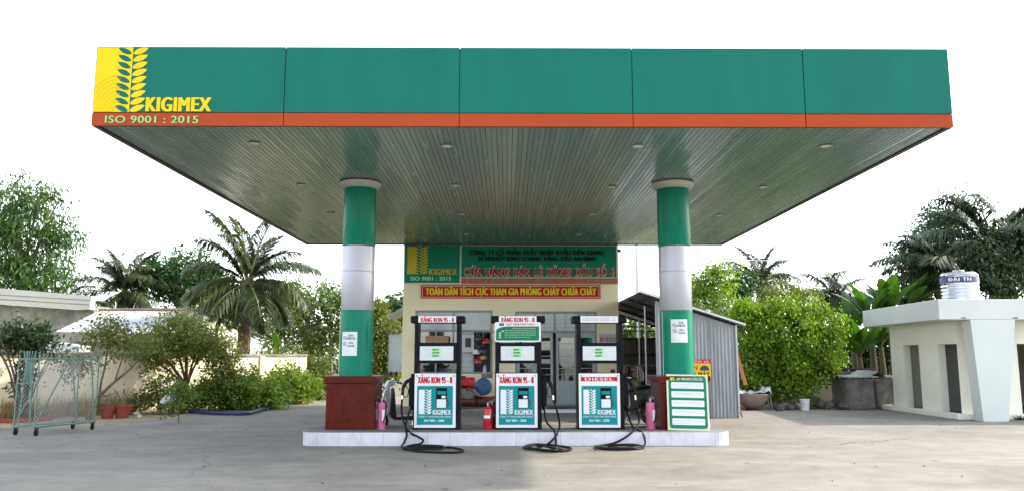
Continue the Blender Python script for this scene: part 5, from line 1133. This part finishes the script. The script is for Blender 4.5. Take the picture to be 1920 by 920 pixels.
# --- palms
def frond_mesh(name, L_, lift, curl, ll, seed, mat, n=84):
    rg = np.random.default_rng(seed); pts = []; p = np.zeros(3); a = lift; st = L_/24
    for i in range(25): pts.append(p.copy()); p = p+st*np.array([math.cos(a), 0, math.sin(a)]); a -= curl/24*(0.4+1.2*i/24)
    pts = np.array(pts); V = []; mb = MB().tube([tuple(q) for q in pts], [.035*(1-i/26)+.005 for i in range(25)], 5)
    for k in range(n):
        u = .10+.90*k/(n-1); f = u*24; i = min(23, int(f)); q = pts[i]+(pts[i+1]-pts[i])*(f-i); t = pts[i+1]-pts[i]; t /= np.linalg.norm(t)
        le = 1.2*ll*(math.sin(math.pi*min(1, .16+u*.86))**.6)*rg.uniform(.85,1.1)+.08
        for s in (-1, 1):
            sd = np.array([0, s, 0.]); nrm = np.cross(t, sd)*s*-1
            d = sd*rg.uniform(.65,.9)+t*rg.uniform(.55,.85)+np.array([0,0,rg.uniform(-.35,.25)]); d /= np.linalg.norm(d); m1 = q+d*le*.5; d2 = d+np.array([0,0,-rg.uniform(.6,1.3)]); d2 /= np.linalg.norm(d2); e = m1+d2*le*.5
            wv = np.cross(d, np.array([0.2,0.1,1.])); wv /= np.linalg.norm(wv); wv *= .024+.014*rg.random()
            mb.add([q-wv*.5, q+wv*.5, m1+wv, m1-wv], [(0,1,2,3)], 1); mb.add([m1-wv, m1+wv, e+wv*.15, e-wv*.15], [(0,1,2,3)], 1)
    me = bpy.data.meshes.new(name); me.from_pydata([tuple(v) for v in mb.v], [], mb.f); me.materials.append(m_stalk); me.materials.append(mat); me.polygons.foreach_set('material_index', mb.m); return me
m_stalk = M('palm_stalk', (.17,.16,.06), .6, var=.2)
FR = {}
for key, mat in (('p', lm_palm), ('d', lm_palmd)):
    FR[key] = [frond_mesh('frond', 1.0*3.0, R(80), R(50), .75, 1, mat), frond_mesh('frond', 3.1, R(62), R(75), .8, 2, mat), frond_mesh('frond', 3.2, R(38), R(85), .85, 3, mat), frond_mesh('frond', 3.1, R(12), R(80), .85, 4, mat), frond_mesh('frond', 2.9, R(-18), R(62), .8, 5, mat), frond_mesh('frond', 2.5, R(-45), R(40), .7, 6, mat)]
def palm(name, label, base, topz, scale, seed, key, spec, r=.16, lean=(0,0), skirt=True):
    t = thing(name, label, 'palm tree', (base[0], base[1], 0), group='coconut palms'); rg = random.Random(seed); top = Vector((base[0]+lean[0], base[1]+lean[1], topz))
    n = 26; pts = [Vector((base[0], base[1], 0)).lerp(top, (i/n)) + Vector((lean[0]*.1*math.sin(i/n*3.1), 0, 0)) for i in range(n+1)]
    MB().tube(pts, [r*(1.35-.35*min(1, i/6))*(1.0+.07*(i % 2)) for i in range(n+1)], 12).build('trunk', m_palmbark, t)
    if skirt:
        q = MB()
        for i in range(46):
            a = rg.uniform(0, 6.28); z0 = topz-.05-rg.random()*.5; d = Vector((math.cos(a), math.sin(a), 0)); s0 = top+Vector((0,0,z0-topz))+d*r*.7
            q.tube([s0, s0+d*.16+Vector((0,0,.05)), s0+d*rg.uniform(.2,.32)+Vector((0,0,-rg.uniform(.2,1.0)))], [.03,.022,.006], 4)
        q.build('dry_sheath', m_palmbark, t)
    for i, (az, kind, sc) in enumerate(spec):
        o = bpy.data.objects.new('frond', FR[key][kind]); COL.objects.link(o); o.parent = t; o.location = top-_off(t)+Vector((rg.uniform(-.05,.05), rg.uniform(-.05,.05), rg.uniform(-.08,.06)))
        o.rotation_euler = (R(rg.uniform(-12,12)), R(rg.uniform(-6,6)), R(az)); o.scale = (scale*sc,)*3
    return t
def ring(seed, counts):
    rg = random.Random(seed); out = []
    for kind, c in counts:
        a0 = rg.uniform(0, 360)
        for i in range(c): out.append((a0+360*i/c+rg.uniform(-16,16), kind, rg.uniform(.85,1.12)))
    return out
p = at(463,525,31); palm('coconut_palm', 'big coconut palm with wide drooping fronds behind the yard wall', (p.x,31), p.z-.1, .98, 41, 'p', [(155,0,1.12),(205,0,1.15),(325,0,1.12),(180,1,1.0),(10,1,.85),(60,0,.9),(100,1,.85),(250,1,.9),(185,2,.9),(170,3,.95),(5,2,1.0),(-8,3,1.0),(0,2,.9),(190,3,.9),(215,4,.95),(250,4,.9),(275,4,.85),(300,4,.95),(330,4,.95),(200,5,1.0),(255,5,.9),(285,5,.9),(320,5,1.0),(345,4,.95),(120,3,1.0),(70,3,1.0),(40,3,.9)], r=.24)
p = at(233,548,42); palm('coconut_palm', 'small coconut palm left of the dark round tree behind the mossy building', (p.x,42), p.z, .92, 42, 'p', ring(42, ((0,5),(1,7),(2,4),(3,3),(4,4),(5,2))))
p = at(105,570,40); palm('coconut_palm', 'low coconut palm whose fronds show under the tall bright tree at left', (p.x,40), p.z-.3, .85, 43, 'p', ring(43, ((1,4),(2,5),(3,5),(4,4))))
p = at(1428,530,48); palm('coconut_palm', 'coconut palm standing above the olive trees right of the right column', (p.x,48), p.z, .92, 44, 'd', ring(44, ((0,2),(1,5),(2,5),(3,5),(4,4))))
p = at(1566,565,46); palm('coconut_palm', 'coconut palm between the big bush and the banana plants', (p.x,46), p.z, .88, 45, 'd', ring(45, ((0,2),(1,4),(2,6),(3,5),(4,4))))
p = at(1858,470,30); palm('coconut_palm', 'largest dark coconut palm high behind the toilet block', (p.x,30), p.z, 1.02, 46, 'd', [(178,1,1.0),(195,1,1.05),(165,2,1.0),(185,2,1.1),(180,3,1.1),(190,3,1.05),(200,4,1.0),(160,4,1.0),(10,1,1.0),(-10,1,1.05),(5,2,1.0),(-5,3,1.1),(15,3,1.0),(0,4,1.0),(35,1,1),(145,1,1),(220,1,1),(300,2,1),(270,2,.9),(230,3,1),(310,3,1),(250,4,.9),(290,4,.9),(320,2,1),(260,5,.9),(280,5,.9),(220,5,.9),(320,5,.9)], r=.2)
p = at(1770,520,29); palm('coconut_palm', 'lower dark coconut palm spreading left behind the banana plants', (p.x,29), p.z, .92, 47, 'd', [(175,2,1.0),(185,3,1.0),(190,2,.9),(170,3,1.05),(200,1,.9),(160,1,.9),(180,4,1.0),(195,4,.9),(10,2,.9),(350,3,.9),(90,1,.9),(270,1,.8),(250,3,.8),(300,3,.8),(230,2,.9),(130,2,.9),(60,3,.9)], r=.15)
# --- right
tree('ficus_bush', 'big rounded bright green bush with several thin trunks right of the corrugated shed', 'bush', (at(1478,768,25.4).x,25.4,0),
     [blob(1470,640,25.4,80,66), blob(1538,655,25.2,44,50), blob(1412,635,25.4,46,60), blob(1450,588,25.4,34,28), blob(1505,585,25.4,36,30), blob(1402,705,25.2,40,40), blob(1552,615,25.4,30,40), blob(1490,700,25.0,56,34), blob(1435,720,25.0,30,26), blob(1395,590,25.4,24,26)], 29000, .10, .038, 51, lm_ficus, m_bark, .07, top=tuple(at(1480,700,25.4)), per=44, spread=.25, droop=.9, shell=.22, k=14)
q = MB(); rg = random.Random(12); b0 = Vector((at(1478,768,25.4).x,25.4,0))
fb = [o for o in bpy.data.objects if o.name == 'ficus_bush'][0]
for dx in (-.55,-.3,-.1,.2,.45): q = MB().tube(catmull([(b0.x+dx,25.35+rg.uniform(-.2,.2),0),(b0.x+dx*.7+rg.uniform(-.1,.1),25.4,.6),(b0.x+dx*1.3,25.4,1.4)], 5), [.07]*5+[.05]*6, 7); q.build('trunk', m_barkg, fb, smooth=60)
tree('light_tree', 'light green feathery tree just right of the right column', 'tree', (at(1325,700,36).x,36,0), [blob(1325,540,36,44,46), blob(1345,515,36,34,24), blob(1300,560,36,36,40), blob(1350,580,36,36,36)], 4200, .19, .05, 52, lm_lime, m_barkg, .13, spread=.45, shell=.6)
tree('olive_bush_tree', 'low olive green trees rising behind the corrugated shed roof', 'tree', (at(1350,700,33).x,33,0), [blob(1350,600,33,60,36), blob(1400,590,33,50,36), blob(1320,620,33,40,30)], 4500, .16, .05, 53, lm_wild, m_barkg, .13)
tree('dark_round_tree', 'small dark glossy tree beside the distant palm right of the column', 'tree', (at(1383,600,40).x,40,0), [blob(1383,537,40,26,20), blob(1395,528,40,18,12)], 1500, .24, .09, 54, lm_dark, m_bark, .1)
tree('acacia_tree', 'olive thin leaved tree with bare twigs above the big bush', 'tree', (at(1465,640,34).x,34,0), [blob(1440,555,34,52,32), blob(1485,550,34,46,30), blob(1515,560,34,34,24), blob(1460,580,34,60,34)], 4200, .12, .03, 55, lm_olive, m_barkg, .12, spread=.42, shell=.75, k=22)
tree('shade_tree', 'tall dark leafy tree behind the banana plants at right', 'tree', (at(1735,600,33).x,33,0), [blob(1740,470,33,50,60), blob(1765,420,33,44,42), blob(1700,480,33,28,34), blob(1720,530,33,52,44), blob(1800,400,33,40,40), blob(1800,480,33,50,50)], 8500, .16, .045, 56, lm_dark, m_bark, .2, spread=.42, shell=.6)
tree('shade_tree', 'very dark dense tree right behind the stainless water tank', 'tree', (at(1880,600,28).x,28,0), [blob(1865,525,28,48,40), blob(1840,500,28,36,34), blob(1900,500,28,40,46), blob(1880,460,29,50,40), blob(1925,470,29,40,60)], 6500, .15, .05, 57, lm_deep, m_bark, .16, spread=.32)
tree('dark_thicket_tree', 'dark shady tree filling the space behind the cistern', 'tree', (at(1640,740,29.5).x,29.5,0), [blob(1640,640,29.5,60,50), blob(1590,660,29.5,40,50), blob(1620,700,29.5,60,44), blob(1680,690,30,50,70), blob(1575,610,29.5,36,36)], 5500, .17, .05, 58, lm_deep, m_bark, .14, spread=.34)
tree('garden_bush', 'green bush seen through the lean-to between shop and shed', 'bush', (at(1190,680,33).x,33,0), [blob(1190,620,33,34,28), blob(1225,630,33,26,20), blob(1165,630,33,26,22)], 3000, .16, .05, 59, lm_wild, m_bark, .08)
tree('garden_bush', 'low bush in the shade right of the big bright bush', 'bush', (at(1560,752,28.5).x,28.5,0), [blob(1560,735,28.5,30,16), blob(1500,740,27.5,30,14), blob(1590,730,28.5,26,26)], 1600, .12, .04, 60, lm_dark, m_bark, .04)
m_banstem = M('banana_stem', (.10,.09,.04), .7, var=.4, stretch=(4,4,.6))
def banana(name, label, base, h, specs, seed, mat=lm_ban, stem=m_banstem):
    t = thing(name, label, 'banana plant', (base[0], base[1], 0), group='banana plants'); rg = random.Random(seed)
    MB().tube([(base[0],base[1],0),(base[0]+.03,base[1],h*.5),(base[0],base[1],h)], [.15,.11,.07], 10).build('stem', stem, t, smooth=60)
    for az, lift, L_, wd in specs:
        n = 16; a = R(lift); p = Vector((0,0,0)); pts = []
        for i in range(n+1): pts.append(p.copy()); p = p+Vector((math.cos(a),0,math.sin(a)))*(L_/n); a -= R(58)/n*(.3+1.4*i/n)
        Mz = Matrix.Rotation(R(az), 3, 'Z'); vs = []; fs = []; mids = []
        for i in range(n+1):
            u = i/n; ww = wd*(0 if u < .2 else math.sin(math.pi*min(1,(u-.2)/.8*.93+.05))**.55); jag = rg.uniform(.82,1.06)
            for s in (-1,-.5,0,.5,1): vs.append(Mz @ (pts[i]+Vector((rg.uniform(-.02,.02)*abs(s), s*ww*.5*jag, -abs(s)*ww*.16+ (0 if s else -.01)))) + Vector((base[0],base[1],h)))
        for i in range(3, n):
            for k in range(4): a_ = i*5+k; fs.append((a_, a_+1, a_+6, a_+5))
        mb = MB().add(vs, fs, 0); mb.tube([Mz @ q_ + Vector((base[0],base[1],h-.008)) for q_ in pts], [.03*(1-i/(n+3)) for i in range(n+1)], 5, mi=1)
        mb.build('leaf', [mat, stem], t, smooth=60, fix=False)
def bsp(seed, n): 
    rg = random.Random(seed); return [(rg.uniform(0,360), rg.uniform(48,82), rg.uniform(1.15,1.9), rg.uniform(.40,.60)) for _ in range(n)]
for px, Y, topy, sd, lab in ((1598,28.2,620,1,'banana plant standing leftmost above the cistern'),(1632,27.2,605,2,'banana plant with tall upright leaves behind the cistern'),(1668,27.8,590,3,'banana plant close to the left roof end of the toilet block'),(1700,28.6,585,4,'banana plant rising behind the toilet block roof'),(1612,26.6,668,5,'short banana plant in front of the taller ones, over the well ring'),(1652,26.6,650,6,'short banana plant between the cistern and the toilet block wall')):
    b = at(px, topy, Y); banana('banana_plant', lab, (b.x, Y), b.z, bsp(sd, 9), sd)
b = at(523,668,31.5); banana('banana_plant', 'small banana plant with bright leaves behind the yard wall', (b.x,31.5), b.z, [(250,84,1.1,.40),(190,50,1.1,.36),(-10,48,1.1,.36),(60,60,1.0,.3),(120,70,1.0,.3)], 9, lm_ban)
# far wood that closes the horizon : reads as one mass
rng = np.random.default_rng(77); bl = []
for i in range(64): x_ = -95+190*i/63+rng.uniform(-1,1); bl.append(((x_, 78+rng.uniform(-5,5), rng.uniform(.5,2.2)), (3.2, 3, rng.uniform(1.6,3.2))))
V, C = crown(bl, 26000, .55, .17, 78, spread=.9); o = quads_obj('far_wood', V, lm_wild, None); o['kind'] = 'stuff'; o['label'] = 'low far green wood along the horizon'
# leaf litter and pebbles on the ground under the trees: uncountable
n = 2200; xs_ = rng.uniform(8.6, 14.5, n); ys2 = rng.uniform(24.2, 28.5, n); P = np.stack([xs_, ys2, np.full(n, .004)], 1); D = rng.normal(size=(n,3)); D[:,2] = np.abs(D[:,2])*.25; D /= np.linalg.norm(D, axis=1)[:,None]
o = quads_obj('leaf_litter', leaves_mesh(P, D, .11, .035, rng), leafmat('leaf_litter_brown', (.05,.04,.02), (.14,.10,.05), .1), None); o['kind'] = 'stuff'; o['label'] = 'brown leaf litter on the ground under the bush and banana plants'

n = 170; xs_ = rng.uniform(-10, 12, n); ys2 = rng.uniform(8.5, 20, n); P = np.stack([xs_, ys2, np.full(n, .006)], 1); D = rng.normal(size=(n,3)); D[:,2] = np.abs(D[:,2])*.12; D /= np.linalg.norm(D, axis=1)[:,None]
ok = ~((xs_ > il-.2) & (xs_ < ir+.2) & (ys2 > IY0-.2) & (ys2 < IY1+.2))
o = quads_obj('ground_litter', leaves_mesh(P[ok], D[ok], .035, .011, rng), leafmat('litter_dry', (.05,.04,.025), (.18,.14,.09), .05), None); o['kind'] = 'stuff'; o['label'] = 'tiny dry leaves scattered over the concrete apron'
